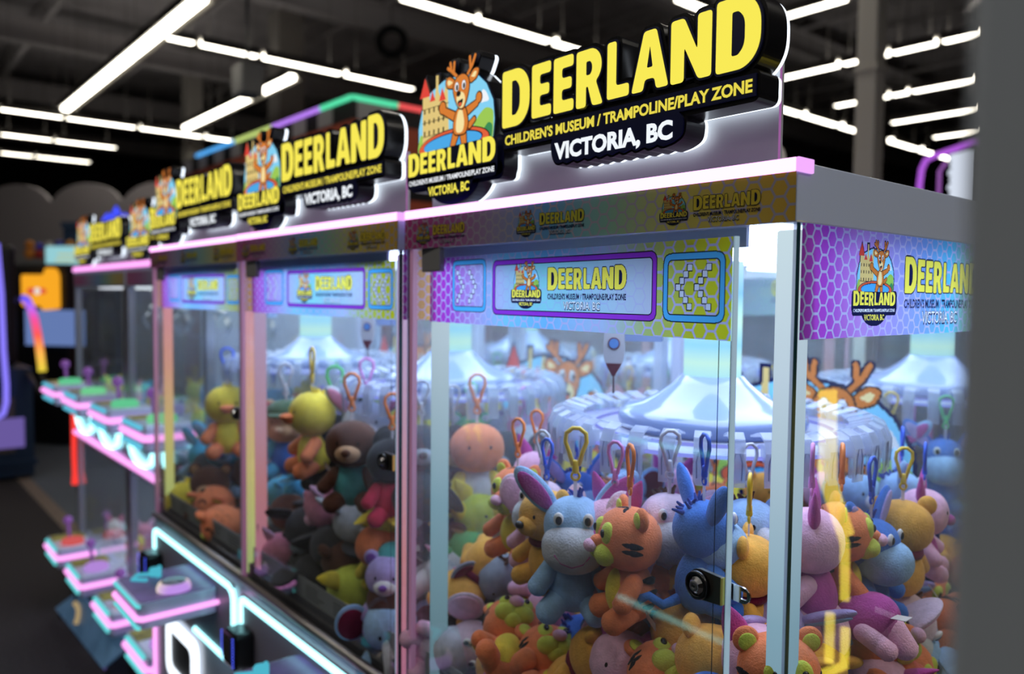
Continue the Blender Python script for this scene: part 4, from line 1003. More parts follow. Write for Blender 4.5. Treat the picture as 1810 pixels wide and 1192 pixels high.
#@PART4
# ------------------------------------------------------------------ two-level mini claw machines further along the row
def make_double():
    r = empty('mini_claw_machine'); w = 1.03; d = .70
    bx('base', 'lilac', (-w, 0, .01, d, .02, .20), r, bev=.004)
    bx('middle_shelf', 'lilac', (-w, 0, .0, d, .80, .985), r, bev=.003)
    bx('roof_box', 'lilac', (-w, 0, .0, d, 1.63, 1.735), r, bev=.003)
    bx('back_wall', 'lilac', (-w, 0, d - .02, d, .2, 1.63), r)
    hexprint('fascia_print', r, w - .04, .058, ['fasc_line', print_ramp('honeycomb_fascia_wide', 0, w, FASC)], (-w + .02, -.0015, 1.637))
    m = MB(); m.box(-w, 0, -.006, .012, 1.713, 1.738, bev=.003); m.obj('light_strip', 'pink2', r)
    m = MB(); m.tube([(-w + .01, -.008, .835), (-.01, -.008, .835)], .013, 8); m.obj('middle_strip', 'pink2', r)
    for x in (-w + .005, -.035): bx('corner_post', pm('steel_post_%d' % (x < -.5), (.35, .34, .38), .3, .6), (x, x + .03, .0, .03, .2, 1.635), r)
    for z0, z1 in ((.2, .80), (.985, 1.635)):
        for n, b in (('front_pane', (-w + .035, -.035, .008, .013, z0, z1)), ('side_pane', (-w + .002, -w + .007, .03, d - .02, z0, z1)), ('side_pane', (-.007, -.002, .03, d - .02, z0, z1))): bx(n, 'glass', b, r)
        bx('ceiling_panel', em('dim_white_panel', (.75, .80, .9), 2.4) if z0 < .5 else M['dim_panel'], (-w + .1, -.1, .1, d - .1, z1 - .012, z1 - .006), r)
    for k, x in enumerate((-.92, -.42)):
        # lit U frames under the upper decks
        xx = x - .02; m = MB(); m.tube([(xx, -.012, 1.05), (xx, -.012, .935), (xx + .03, -.012, .895), (xx + .10, -.012, .874), (xx + .16, -.012, .870), (xx + .23, -.012, .874), (xx + .30, -.012, .895), (xx + .33, -.012, .935), (xx + .33, -.012, 1.05)], .013, 8); m.obj('lit_u_frame', 'cyan', r)
        for zt, nm in ((1.09, 'upper'), (.26, 'lower')):
            x0, x1 = x, x + .30
            m = MB(); m.box(x0, x1, -.175, -.0, zt - .055, zt + .045, bev=.012); dk = tag(m.obj('control_deck', 'lilac', r), nm + ' control deck with button and stick')
            m = MB(); m.tube([(x0 - .004, -.14, zt), (x0 - .004, -.165, zt), (x0 + .01, -.178, zt), (x1 - .01, -.178, zt), (x1 + .004, -.165, zt), (x1 + .004, -.002, zt)], .012, 8); m.obj('pink_strip', 'pink2', dk)
            for dz in (-.034, .034):
                m2 = MB(); m2.tube([(x0 + .04, -.178, zt + dz), (x1 - .04, -.178, zt + dz)], .009, 8); m2.obj('teal_strip', 'teal' if nm == 'lower' else em('cyan_strip', (.12, .55, .75), 1.0), dk)
            bc = [(.75, .12, .12), (.15, .70, .35), (.55, .30, .85), (.2, .75, .35)][(k * 2 + (nm == 'upper')) % 4]
            m = MB(); m.lathe([(.052, zt + .045), (.052, zt + .062), (.044, zt + .07), (.0, zt + .072)], 24, (x1 - .09, -.09)); m.obj('push_button', em('dome_%d_%s' % (k, nm), bc, .8), dk)
            m = MB(); m.tube([(x0 + .08, -.08, zt + .045), (x0 + .08, -.085, zt + .12)], .008, 8); m.ell((x0 + .08, -.086, zt + .135), (.022, .022, .022)); m.obj('joystick', pm('violet_stick_%d_%s' % (k, nm), (.25, .10, .35), .25, emit=(.3, .1, .5), es=.3), dk)
            m = MB(); m.box(x0 + .02, x0 + .13, -.165, -.01, zt + .0452, zt + .0468); m.obj('top_print', pm('olive_print_%d_%s' % (k, nm), (.32, .30, .05), .5, noise=.6, nscale=20), dk)
            # a small claw hangs inside each bay
            zc = zt + (.44 if nm == 'upper' else .40)
            m = MB(); cx = x0 + .12; m.tube([(cx, .35, zc + .12), (cx, .35, zc)], .012, 8); m.lathe([(.028, zc - .03), (.028, zc), (.01, zc + .01)], 16, (cx, .35))
            for a in (0, 2.1, 4.2): m.tube([(cx + .02 * cos(a), .35 + .02 * sin(a), zc - .03), (cx + .06 * cos(a), .35 + .06 * sin(a), zc - .07), (cx + .03 * cos(a), .35 + .03 * sin(a), zc - .12)], .006, 6)
            m.obj('claw', 'chrome', r)
    return r
M['dim_panel'] = em('dim_white_panel_up', (.80, .82, .9), 2.0)
d1 = make_double(); d1.location = (-3.385, .20, 0)
s = dup(next(find(m1, 'sign')), d1); s.parent = d1; s.scale = (1.34, 1.0, 1.12); s.location = (.0, 0, 1.738 - 1.7515 * 1.12)
tag(d1, 'two-level mini claw machine with red side light, at the far end of the row', 'claw machine', 'two-level mini claw machines')
d2 = dup(d1); d2.location = (-2.350, .20, 0); d2['label'] = 'two-level mini claw machine half hidden behind the third tall machine'
m = MB(); m.tube([(-1.055, .0, .97), (-1.062, .0, .93), (-1.065, .0, .70), (-1.055, .0, .60), (-1.03, -.01, .54)], .020, 8); m.obj('corner_glow', em('red_neon', (1.0, .05, .04), 1.1), d1)
m = MB(); m.box(-1.05, -1.03, .0, .02, .5, .97); m.obj('glow_bracket', 'matblack', d1)
# slanted picture board at the foot of the row
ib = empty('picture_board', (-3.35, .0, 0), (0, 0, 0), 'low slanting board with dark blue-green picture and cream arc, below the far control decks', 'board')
def quad_board(name, mat, pts, th, parent):
    P = [Vector(p) for p in pts]; n = (P[1] - P[0]).cross(P[3] - P[0]).normalized() * th
    m = MB(); m.add([p for p in P] + [p + n for p in P], [(3, 2, 1, 0), (4, 5, 6, 7), (0, 1, 5, 4), (1, 2, 6, 5), (2, 3, 7, 6), (3, 0, 4, 7)]); return m.obj(name, mat, parent)
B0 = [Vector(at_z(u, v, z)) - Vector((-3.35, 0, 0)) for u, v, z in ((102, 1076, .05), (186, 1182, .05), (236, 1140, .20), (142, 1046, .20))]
quad_board('board', pm('blue_green_picture', (.12, .22, .36), .3, noise=.8, nscale=5, emit=(.05, .12, .22), es=.35), B0, .012, ib)  # faint teal glow added so the shaded board reads brighter
q = [B0[0].lerp(B0[1], .15 + .03 * i).lerp(B0[3].lerp(B0[2], .15 + .03 * i), .62 - .0085 * (i - 1) ** 2) + Vector((0, -.012, .012)) for i in range(9)]
m = MB(); m.tube(q, .012, 6); m.obj('cream_arc', em('cream_arc', (.75, .55, .28), .5), ib)
m = MB(); m.tube([B0[0], B0[1]], .008, 6); m.tube([B0[0], B0[3]], .006, 6); m.obj('violet_rim', em('violet_rim', (.18, .12, .4), .6), ib)
m = MB()
for a in (0, 1): m.tube([B0[3 - a] + Vector((0, -.02, -.01)), (B0[3 - a].x, B0[3 - a].y, 0)], .008, 6); m.tube([B0[a] + Vector((0, .01, .0)), (B0[a].x, B0[a].y + .01, 0)], .008, 6)
m.obj('support', 'matblack', ib)
#@PART5
# yellow neon sign standing beyond the grey post; the side glass of the ajar machine mirrors it
ns = empty('neon_arrow_sign', (.62, 1.16, 0), (0, 0, 0), 'yellow neon chevron sign, mirrored in the side glass of the ajar machine', 'neon sign')
def mirrored(u, v, t=2.0):
    q = at_d(u, v, t); return Vector((-q.x, q.y, q.z)) - Vector((.62, 1.16, 0))
YN = em('yellow_neon', (1.0, .80, .06), 4.5)
for pts in ([(1458, 690), (1458, 850), (1496, 962), (1496, 1062)], [(1474, 690), (1474, 850), (1504, 945)], [(1497, 1112), (1495, 1178), (1440, 1200)], [(1470, 1085), (1468, 1172)]):
    m = MB(); m.tube([mirrored(*q) for q in pts], .012, 8); m.obj('neon_tube', YN, ns)
a, b = mirrored(1440, 700), mirrored(1520, 700)
m = MB(); m.box(min(a.x, b.x) - .1, max(a.x, b.x) + .1, max(a.y, b.y) + .03, max(a.y, b.y) + .06, 0, 1.5); m.obj('board', 'matblack', ns)
# cyan neon frame on a stand across the aisle; the ajar door mirrors two of its tubes
DP = Vector((-.703, .018, 0)); DN = Vector((sin(RAD(6.47)), cos(RAD(6.47)), 0))
def door_mirrored(u, v, t=3.2):
    q = at_d(u, v, t); return q - 2 * (q - DP).dot(DN) * DN
mc = door_mirrored(1200, 950); cf = empty('neon_frame_sign', (mc.x, mc.y, 0), (0, 0, 0), 'cyan neon frame across the aisle, mirrored in the ajar glass door', 'neon sign')
CN = em('aqua_neon', (.22, .85, .85), 3.2); F0 = Vector((mc.x, mc.y, 0))
for a, b in (((1095, 772), (1392, 832)), ((1092, 1054), (1290, 1142))):
    m = MB(); m.tube([door_mirrored(*a) - F0, door_mirrored(*b) - F0], .012, 8); m.obj('neon_tube', CN, cf)
A_ = door_mirrored(1095, 772) - F0; B_ = door_mirrored(1392, 832) - F0
bk = Vector((A_.y - B_.y, B_.x - A_.x, 0)).normalized(); bk = bk if (bk.y < 0) else -bk
quad_board('stand', 'matblack', [(A_.x + bk.x * .03, A_.y + bk.y * .03, 0), (B_.x + bk.x * .03, B_.y + bk.y * .03, 0), (B_.x + bk.x * .03, B_.y + bk.y * .03, 1.25), (A_.x + bk.x * .03, A_.y + bk.y * .03, 1.25)], .02, cf)
# ------------------------------------------------------------------ plush toys
def fuzzy(n, c): return pm(n, c, .92, sheen=.5, noise=.12, nscale=90, bump=.7, bscale=420, spec=.2)
FZ = {n: fuzzy('plush_' + n, c) for n, c in dict(orange=(.88, .26, .11), gold=(.88, .46, .09), yellow=(.85, .68, .07), lime=(.62, .70, .10), blue=(.06, .20, .66), sky=(.34, .56, .86), lilac=(.46, .38, .76),
     pink=(.86, .50, .70), rose=(.78, .30, .45), magenta=(.50, .08, .36), palepink=(.80, .62, .76), grey=(.30, .35, .42), pale=(.56, .59, .66), white=(.75, .75, .78), black=(.012, .013, .018), char=(.05, .052, .06),
     navy=(.02, .05, .30), brown=(.10, .04, .025), tan=(.50, .30, .17), green=(.10, .50, .20), dgreen=(.05, .10, .05), teal=(.08, .40, .42), red=(.55, .03, .08), purple=(.20, .08, .40), beige=(.60, .42, .28), maroon=(.18, .01, .04), aqua=(.08, .42, .66)).items()}
EYE = pm('bead_black', (.01, .008, .01), .12); EYW = pm('eye_white', (.8, .8, .82), .3); TAGM = pm('care_tag', (.62, .60, .56), .7); STRAP = translucent('clear_strap', (.8, .75, .8), .4, .3, .3)
CLASPM = {n: pm('clasp_' + n, c, .35) for n, c in dict(pink=(.72, .25, .62), orange=(.95, .25, .03), blue=(.03, .12, .75), yellow=(.80, .55, .03), green=(.08, .55, .15), clear=(.6, .62, .7)).items()}
SPEC = {
 'tiger': dict(head='orange', body='orange', limb='orange', muz='lime', nose='pink', ear='round', earin='lime', snout='cat', belly='yellow', stripes='black', tail='orange', d='orange striped tiger plush'),
 'bear': dict(head='gold', body='gold', limb='gold', muz='gold', nose='black', ear='round', earin='gold', snout='bear', collar='maroon', d='golden bear plush'),
 'donkeyB': dict(head='blue', body='blue', limb='blue', muz='sky', nose=None, ear='long', earin='lilac', snout='donkey', tuft='navy', tail='blue', d='deep blue donkey plush'),
 'donkeyL': dict(head='sky', body='sky', limb='sky', muz='pale', nose=None, ear='long', earin='magenta', snout='donkey', tuft='navy', smile=1, d='pale-muzzled light blue donkey plush'),
 'donkeyP': dict(head='lilac', body='lilac', limb='lilac', muz='palepink', nose=None, ear='long', earin='sky', snout='donkey', tuft='purple', d='lilac donkey plush'),
 'pig': dict(head='pink', body='magenta', limb='pink', muz='pink', nose='magenta', ear='point', earin='magenta', snout='pig', d='pink piglet plush'),
 'elephant': dict(head='palepink', body='palepink', limb='pink', muz='pale', nose=None, ear='big', earin='pink', snout='donkey', tuft='brown', d='pale pink big-eared plush'),
 'elephantB': dict(head='sky', body='sky', limb='sky', muz='pale', nose=None, ear='big', earin='maroon', snout='trunk', tuft='brown', d='light blue elephant plush'),
 'elephantG': dict(head='grey', body='grey', limb='grey', muz='grey', nose=None, ear='big', earin='maroon', snout='trunk', tuft='brown', d='grey elephant plush'),
 'chick': dict(head='yellow', body='yellow', limb='orange', muz=None, nose=None, ear='none', earin=None, snout='beak', tuft='yellow', d='yellow chick plush'),
 'blackcat': dict(head='black', body='black', limb='black', muz='char', nose=None, ear='point', earin='black', snout='none', d='black pointed-ear plush'),
 'monkey': dict(head='brown', body='teal', limb='brown', muz='tan', nose='brown', ear='none', earin=None, snout='bear', d='teal-bodied plush doll'),
 'capdoll': dict(head='tan', body='blue', limb='aqua', muz='tan', nose='beige', ear='round', earin='red', snout='bear', cap='dgreen', d='green-capped tan plush'),
 'bunnyG': dict(head='pale', body='grey', limb='grey', muz='white', nose='pink', ear='long', earin='rose', snout='bear', d='grey bunny plush'),
 'bunnyB': dict(head='aqua', body='blue', limb='sky', muz='sky', nose='navy', ear='long', earin='sky', snout='bear', d='blue bunny plush'),
 'pigP': dict(head='rose', body='rose', limb='rose', muz='pink', nose='pink', ear='point', earin='pink', snout='pig', d='rose pink pig plush'),
 'catY': dict(head='lime', body='yellow', limb='yellow', muz='lime', nose='brown', ear='point', earin='yellow', snout='none', d='lemon yellow cat plush'),
 'frog': dict(head='green', body='green', limb='green', muz='lime', nose=None, ear='round', earin='white', snout='none', d='green frog plush'),
 'catW': dict(head='white', body='pale', limb='white', muz='white', nose='rose', ear='point', earin='rose', snout='cat', d='white cat plush'),
 'dogD': dict(head='char', body='char', limb='black', muz='grey', nose='black', ear='big', earin='char', snout='bear', d='charcoal dog plush'),
 'pumpkin': dict(head='orange', body='white', limb='yellow', muz=None, nose=None, ear='none', earin=None, snout='none', d='orange-headed white plush'),
 'ladybug': dict(head='black', body='red', limb='red', muz=None, nose=None, ear='none', earin=None, snout='none', stripes='black', d='red beetle plush'),
 'bearBr': dict(head='brown', body='brown', limb='brown', muz='tan', nose='black', ear='round', earin='tan', snout='bear', d='dark brown bear plush'),
 'octo': dict(head='aqua', body='aqua', limb='sky', muz='aqua', nose=None, ear='round', earin='aqua', snout='none', d='aqua blue plush'),
 'lilacB': dict(head='lilac', body='purple', limb='lilac', muz='white', nose='purple', ear='round', earin='purple', snout='bear', d='lilac bear plush'),
}
def surf(c, r, th, ph, k=1.012):
    return Vector((c[0] + r[0] * k * sin(th) * cos(ph), c[1] + r[1] * k * sin(th) * sin(ph), c[2] + r[2] * k * cos(th)))
def stripe(mb, c, r, path, w, k=1.015, n=12):
    vs = []; fs = []
    for i in range(n + 1):
        t = i / n; th = path[0][0] + (path[1][0] - path[0][0]) * t; ph = path[0][1] + (path[1][1] - path[0][1]) * t
        p = surf(c, r, th, ph, k); q = surf(c, r, th + (path[1][0] - path[0][0]) * .02, ph + (path[1][1] - path[0][1]) * .02, k)
        nrm = Vector(((p.x - c[0]) / r[0] ** 2, (p.y - c[1]) / r[1] ** 2, (p.z - c[2]) / r[2] ** 2)).normalized(); s_ = nrm.cross(q - p).normalized() * (w * (sin(pi * min(1, t * .92 + .04)) ** .7) / 2)
        vs += [p - s_ - nrm * .0006, p + nrm * .0006, p + s_ - nrm * .0006]
    for i in range(n):
        a = 3 * i; fs += [(a, a + 1, a + 4, a + 3), (a + 1, a + 2, a + 5, a + 4)]
    mb.add(vs, fs, 0, True)
HR = (.0435, .0395, .0385); HC = (0, 0, 0); BC = (0, .004, -.064); BR = (.0315, .029, .040)
PCACHE = {}
def add_part(root, key, name, mat, fn):
    if key not in PCACHE:
        m = MB(); fn(m); PCACHE[key] = m.mesh(name, mat)
    return ob(name, PCACHE[key], root)
def build_plush(kind, clasp):
    S_ = SPEC[kind]; r = empty('plush_toy'); A = lambda nm, mat, fn, sub='': add_part(r, (kind, nm, sub), nm, FZ[mat] if isinstance(mat, str) else mat, fn)
    sn = S_['snout']
    hr = {'donkey': (.037, .037, .035), 'trunk': (.042, .038, .037)}.get(sn, HR)
    A('head', S_['head'], lambda m: m.ell(HC, hr, e=.92))
    A('body', S_['body'], lambda m: m.ell(BC, BR, taper=.14))
    if S_.get('belly'): A('belly', S_['belly'], lambda m: m.ell((0, -.010, -.066), (.022, .0185, .031)))
    if sn == 'cat':
        A('muzzle', S_['muz'], lambda m: (m.ell((-.012, -.034, -.014), (.017, .014, .013)), m.ell((.012, -.034, -.014), (.017, .014, .013)), m.ell((0, -.030, -.024), (.013, .012, .009))))
        A('brow_patch', S_['muz'], lambda m: (m.ell((-.013, -.0305, .010), (.013, .009, .015)), m.ell((.013, -.0305, .010), (.013, .009, .015))))
        A('nose_bridge', S_['head'], lambda m: m.ell((0, -.040, -.001), (.010, .010, .008)))
    elif sn == 'bear': A('muzzle', S_['muz'], lambda m: m.ell((0, -.034, -.010), (.021, .015, .015)))
    elif sn == 'donkey': A('muzzle', S_['muz'], lambda m: m.ell((0, -.020, -.019), (.0375, .0345, .030), e=.92))
    elif sn == 'pig': A('snout', S_['nose'], lambda m: m.ell((0, -.040, -.008), (.012, .009, .009)))
    elif sn == 'trunk': A('trunk', S_['muz'], lambda m: m.tube([(0, -.032, -.006), (0, -.052, -.014), (0, -.062, -.030), (0, -.060, -.046), (0, -.054, -.052)], 0, 12, rr=[.014, .012, .010, .009, .007]))
    elif sn == 'beak': A('beak', 'orange', lambda m: (m.ell((0, -.042, -.002), (.016, .015, .006)), m.ell((0, -.039, -.009), (.012, .011, .005))))
    elif S_.get('muz'): A('face_patch', S_['muz'], lambda m: m.ell((0, -.026, -.010), (.026, .016, .018)))
    if S_.get('nose') and sn in ('bear', 'cat'): A('nose', S_['nose'] if S_['nose'] != 'black' else EYE, lambda m: m.ell((0, -.050, -.006) if sn == 'bear' else (0, -.050, -.006), (.008, .006, .006) if sn == 'bear' else (.011, .008, .008)))
    if S_.get('smile'): A('mouth', 'magenta', lambda m: m.tube([(x, -.020 - .0349 * math.sqrt(max(0, 1 - (x / .0375) ** 2 - ((z + .019) / .030) ** 2)), z) for x, z in [(-.020, -.020), (-.012, -.029), (0, -.033), (.012, -.029), (.020, -.020)]], .0009, 5))
    ez = .012 if sn in ('cat', 'donkey') else .006
    for sx in (-1, 1):
        ey = -.0385 if sn == 'cat' else -hr[1] * .86
        if sn == 'donkey' or kind == 'elephant': A('eye', EYW, lambda m: m.ell((sx * .017, ey - .001 if sn != 'donkey' else -.0315, ez + .004), (.0060, .0038, .0078)), sx); A('pupil', EYE, lambda m: m.ell((sx * .0165, ey - .003 if sn != 'donkey' else -.0345, ez + .003), (.0038, .0022, .0052)), sx)
        else: A('eye', EYE, lambda m: m.ell((sx * .015, ey, ez), (.0042, .0032, .0055)), sx)
        e_ = S_['ear']
        if e_ == 'round':
            A('ear', S_['head'], lambda m: m.ell((sx * .034, .004, .032), (.0145, .0075, .0145), (0, sx * .5, 0)), sx)
            if S_['earin'] != S_['head']: A('ear_lining', S_['earin'], lambda m: m.ell((sx * .034, -.0022, .0315), (.0098, .0030, .0098), (0, sx * .5, 0)), sx)
        elif e_ == 'long':
            A('ear', S_['head'], lambda m: m.ell((sx * .047, .004, .040), (.0150, .0075, .036), (0, sx * .75, 0)), sx); A('ear_lining', S_['earin'], lambda m: m.ell((sx * .0475, -.0018, .0405), (.0105, .0032, .029), (0, sx * .75, 0)), sx)
        elif e_ == 'point':
            A('ear', S_['earin'], lambda m: m.ell((sx * .030, .004, .044), (.0135, .0065, .027), (0, sx * .45, 0), taper=.55), sx)
        elif e_ == 'big':
            A('ear', S_['head'], lambda m: m.ell((sx * .058, .008, .002), (.027, .006, .036), (0, sx * .25, sx * -.35)), sx); A('ear_lining', S_['earin'], lambda m: m.ell((sx * .058, .0035, .002), (.022, .0042, .030), (0, sx * .25, sx * -.35)), sx)
        A('arm', S_['limb'], lambda m: m.cap((sx * .025, -.002, -.048), (sx * .040, -.020, -.066), .0120, .0130), sx)
        A('leg', S_['limb'], lambda m: m.cap((sx * .016, -.004, -.086), (sx * .027, -.026, -.093), .0150, .0160), sx)
    if S_.get('stripes'):
        def st(m):
            for k_, (th, w) in enumerate(((.30, .007), (.62, .0075), (.95, .007))):
                for ph in (-.5, .5): stripe(m, HC, hr, ((th + .12, pi / 2 + ph * 2.0), (th, pi / 2 + ph * .25)), w) if k_ else stripe(m, HC, hr, ((.42, -pi / 2 + ph * 1.6), (.05, -pi / 2 + ph)), w)
            for sx in (-1, 1):
                for dz in (0, .22): stripe(m, HC, hr, ((1.45 + dz, -pi / 2 + sx * 1.0), (1.55 + dz, -pi / 2 + sx * 1.65)), .008)
            for th in (1.05, 1.45, 1.85):
                for sx in (-1, 1): stripe(m, BC, (BR[0] * 1.06, BR[1] * 1.06, BR[2]), ((th, pi / 2 + sx * 1.45), (th + .1, pi / 2 + sx * .35)), .0095)
        A('stripes', S_['stripes'], st)
    if S_.get('tuft'):
        def tf(m):
            rs = random.Random(5)
            for i in range(9):
                a = rs.uniform(-.3, .3); m.cap((rs.uniform(-.008, .008), .002 + i * .0035, hr[2] * .93 - i * .0012), (rs.uniform(-.010, .010), -.004 + i * .006, hr[2] + .011 - i * .0022), .0032, .0015)
        A('hair_tuft', S_['tuft'], tf)
    if S_.get('cap'): A('cap', S_['cap'], lambda m: (m.ell((0, .004, .022), (.042, .040, .024)), m.ell((0, -.034, .020), (.03, .022, .004))))
    if S_.get('collar'): A('collar', S_['collar'], lambda m: m.lathe([(.0275, -.042), (.0295, -.038), (.0285, -.031), (.026, -.030)], 24, (0, .003)))
    if S_.get('tail'): A('tail', S_['tail'], lambda m: m.tube([(0, .030, -.085), (0, .050, -.092), (0.006, .066, -.082), (.01, .078, -.088)], 0, 8, rr=[.007, .006, .0055, .006]))
    A('care_tag', TAGM, lambda m: (m.add([(.030, .012, -.080), (.052, .016, -.088), (.049, .018, -.098), (.028, .014, -.090)], [(0, 1, 2, 3)]), m.add([(.030, .0126, -.080), (.052, .0166, -.088), (.049, .0186, -.098), (.028, .0146, -.090)], [(3, 2, 1, 0)])))
    if clasp:
        def cl(m):
            m.tube([(-.0035, 0, .072), (-.008, 0, .088), (-.0125, 0, .100), (-.0115, 0, .110), (-.004, 0, .116), (.004, 0, .116), (.0115, 0, .110), (.0125, 0, .100), (.008, 0, .088), (.0035, 0, .072)], .0026, 8)
            m.cap((0, 0, .066), (0, 0, .075), .0042, .0038); m.tube([(.0048 * cos(2 * pi * i / 12), 0, .0595 + .0048 * sin(2 * pi * i / 12)) for i in range(12)], .0018, 6, closed=True)
        add_part(r, ('clasp',), 'clasp', CLASPM['clear'], cl)
        add_part(r, ('strap', sn == 'donkey'), 'strap', STRAP, lambda m: m.box(-.0022, .0022, -.001, .001, .034, .060))
    return r
PROTO = {}; USED = set(); PLUSH = []
CLN = list(CLASPM)
def plush(kind, pos, rot=(0, 0, 0), s=1.0, hang=None, where='', grp=''):
    key = (kind, bool(hang))
    if key not in PROTO: PROTO[key] = o = build_plush(kind, bool(hang))
    else: o = dup(PROTO[key])
    o.location = pos; o.rotation_euler = tuple(RAD(a) for a in rot); o.scale = (s, s, s)
    o['category'] = 'plush toy'; o['group'] = grp
    if hang:
        for c in find(o, 'clasp'):
            c.material_slots[0].link = 'OBJECT'; c.material_slots[0].material = CLASPM[hang]
    d = Vector(pos) - CP; PLUSH.append((kind, hang, where, d.dot(CR) / d.dot(CF), o)); return o
H1 = 'in the ajar machine'; G1 = 'plush animals hanging in the ajar claw machine'; P1 = 'plush animals heaped in the ajar claw machine'
for kind, u, v, t, rz, hang, s in (
    ('tiger', 915, 868, 1.37, 8, 'orange', 1.08), ('pig', 948, 835, 1.48, 20, 'orange', 1.0), ('elephant', 958, 888, 1.28, 15, 'clear', 1.0), ('bear', 966, 912, 1.215, -5, 'blue', 1.02),
    ('donkeyL', 1016, 930, 1.165, 42, 'yellow', 1.25), ('pig', 1086, 928, 1.155, 5, 'pink', 1.05), ('tiger', 1112, 952, 1.075, -30, 'orange', 1.10), ('elephant', 1182, 920, 1.14, 55, 'clear', 1.12),
    ('donkeyB', 1243, 935, 1.045, 150, 'blue', 1.08), ('elephantB', 1322, 928, 1.13, 70, 'clear', 1.0), ('bear', 1322, 1000, 1.05, 118, 'yellow', 1.05), ('pig', 1432, 955, 1.07, -62, 'pink', 1.12),
    ('tiger', 1485, 940, 1.13, 122, 'orange', 1.08), ('donkeyB', 1538, 962, 1.16, 95, 'blue', 1.10), ('bear', 1594, 930, 1.24, 229, 'yellow', 1.06), ('pig', 1632, 905, 1.33, 110, 'blue', 1.0), ('donkeyL', 1592, 868, 1.44, 120, 'blue', 1.0),
    ('donkeyB', 1020, 868, 1.42, 80, 'blue', 1.0), ('tiger', 1068, 880, 1.50, 30, 'clear', 1.0), ('elephantB', 1105, 862, 1.60, 60, 'blue', 1.0), ('pig', 1190, 862, 1.66, 40, 'pink', 1.0), ('tiger', 1262, 885, 1.68, 60, 'orange', 1.0),
    ('bear', 1352, 868, 1.66, 70, 'clear', 1.0), ('tiger', 1400, 872, 1.66, 20, 'orange', 1.0), ('pig', 1455, 868, 1.62, 50, 'pink', 1.0), ('elephantB', 1520, 872, 1.55, 60, 'blue', 1.0)):
    plush(kind, at_d(u, v, t), (0, 0, rz), s, hang, H1, G1)
for kind, u, v, ax, val, rot, s in (
    ('bear', 815, 1050, 'y', .11, (150, 25, 20), 1.1), ('elephantG', 885, 1020, 'y', .17, (40, 0, 60), 1.15), ('tiger', 905, 1108, 'y', .085, (-75, 10, 45), 1.15), ('tiger', 968, 1155, 'y', .08, (-60, 15, 60), 1.1),
    ('elephant', 832, 1140, 'y', .085, (10, 75, 35), 1.15), ('bear', 893, 1178, 'y', .065, (5, -10, 30), 1.15), ('pig', 978, 1078, 'y', .17, (120, 0, 70), 1.1), ('pig', 1038, 1068, 'y', .21, (80, 50, 0), 1.1),
    ('donkeyP', 885, 1000, 'y', .34, (60, 20, 0), 1.1), ('donkeyP', 1012, 1022, 'y', .30, (30, 60, 40), 1.1), ('tiger', 955, 1030, 'y', .32, (20, -40, 70), 1.0), ('tiger', 1085, 1015, 'y', .28, (170, 0, 30), 1.05),
    ('bear', 1062, 1158, 'y', .075, (40, 20, 80), 1.1), ('donkeyB', 1028, 1132, 'y', .14, (60, -30, 20), 1.1), ('pig', 1102, 1172, 'y', .055, (0, 15, 30), 1.1), ('tiger', 1122, 1092, 'y', .12, (-150, 15, 60), 1.1),
    ('elephant', 1172, 1060, 'y', .16, (15, 80, 45), 1.15), ('bear', 1212, 1115, 'y', .10, (130, 10, 55), 1.1), ('bear', 1258, 1165, 'y', .06, (-15, 20, 85), 1.1), ('tiger', 1172, 1195, 'y', .05, (-70, 20, 50), 1.1),
    ('donkeyB', 1288, 1128, 'y', .14, (50, 40, 60), 1.1), ('pig', 1338, 1168, 'y', .075, (5, 0, 60), 1.1), ('donkeyB', 1300, 1192, 'y', .07, (80, 0, 50), 1.1), ('donkeyP', 990, 1120, 'y', .22, (30, 100, 0), 1.05),
    ('pig', 1000, 1190, 'y', .10, (100, 0, 30), 1.05), ('pig', 775, 1185, 'y', .09, (90, 0, 60), 1.05), ('elephantB', 1160, 1120, 'y', .20, (60, 0, 0), 1.05), ('bear', 1110, 1050, 'y', .40, (30, 0, 60), 1.05),
    ('pig', 1442, 1112, 'x', -.085, (100, 0, -40), 1.1), ('bear', 1432, 1180, 'x', -.075, (70, 15, 90), 1.15), ('donkeyB', 1418, 1060, 'x', -.16, (80, 30, 20), 1.1), ('tiger', 1535, 1125, 'x', -.085, (-25, 30, 95), 1.35),
    ('elephant', 1598, 1098, 'x', -.085, (50, 20, 130), 1.25), ('tiger', 1592, 1180, 'x', -.06, (10, 0, 100), 1.15), ('donkeyL', 1640, 1175, 'x', -.10, (10, 0, 120), 1.1), ('tiger', 1632, 1035, 'x', -.20, (20, 0, 80), 1.1),
    ('donkeyP', 1545, 1050, 'x', -.22, (40, 20, 60), 1.1), ('elephantB', 1480, 1075, 'x', -.24, (40, 0, 60), 1.1), ('donkeyB', 1500, 1180, 'x', -.13, (60, 0, 90), 1.1), ('donkeyP', 1370, 1110, 'y', .17, (60, 0, 60), 1.1), ('tiger', 1375, 1185, 'y', .06, (0, 0, 50), 1.1)):
    plush(kind, (at_y if ax == 'y' else at_x)(u, v, val), rot, s, None, H1, P1)
rs = random.Random(21); K1 = ['tiger', 'bear', 'donkeyB', 'donkeyL', 'donkeyP', 'pig', 'elephant', 'elephantB', 'elephantG']
for i in range(7):
    for j in range(4):
        x = -.69 + i * .105 + rs.uniform(-.015, .015); y = .22 + j * .145 + rs.uniform(-.02, .02)
        plush(K1[(i * 5 + j * 2 + (i * j) % 3) % 9], (x, y, 1.035 + rs.uniform(-.01, .035)), (rs.uniform(30, 130), rs.uniform(-40, 40), rs.uniform(0, 360)), 1.08, None, 'deep ' + H1, 'plush animals deep in the heap of the ajar claw machine')
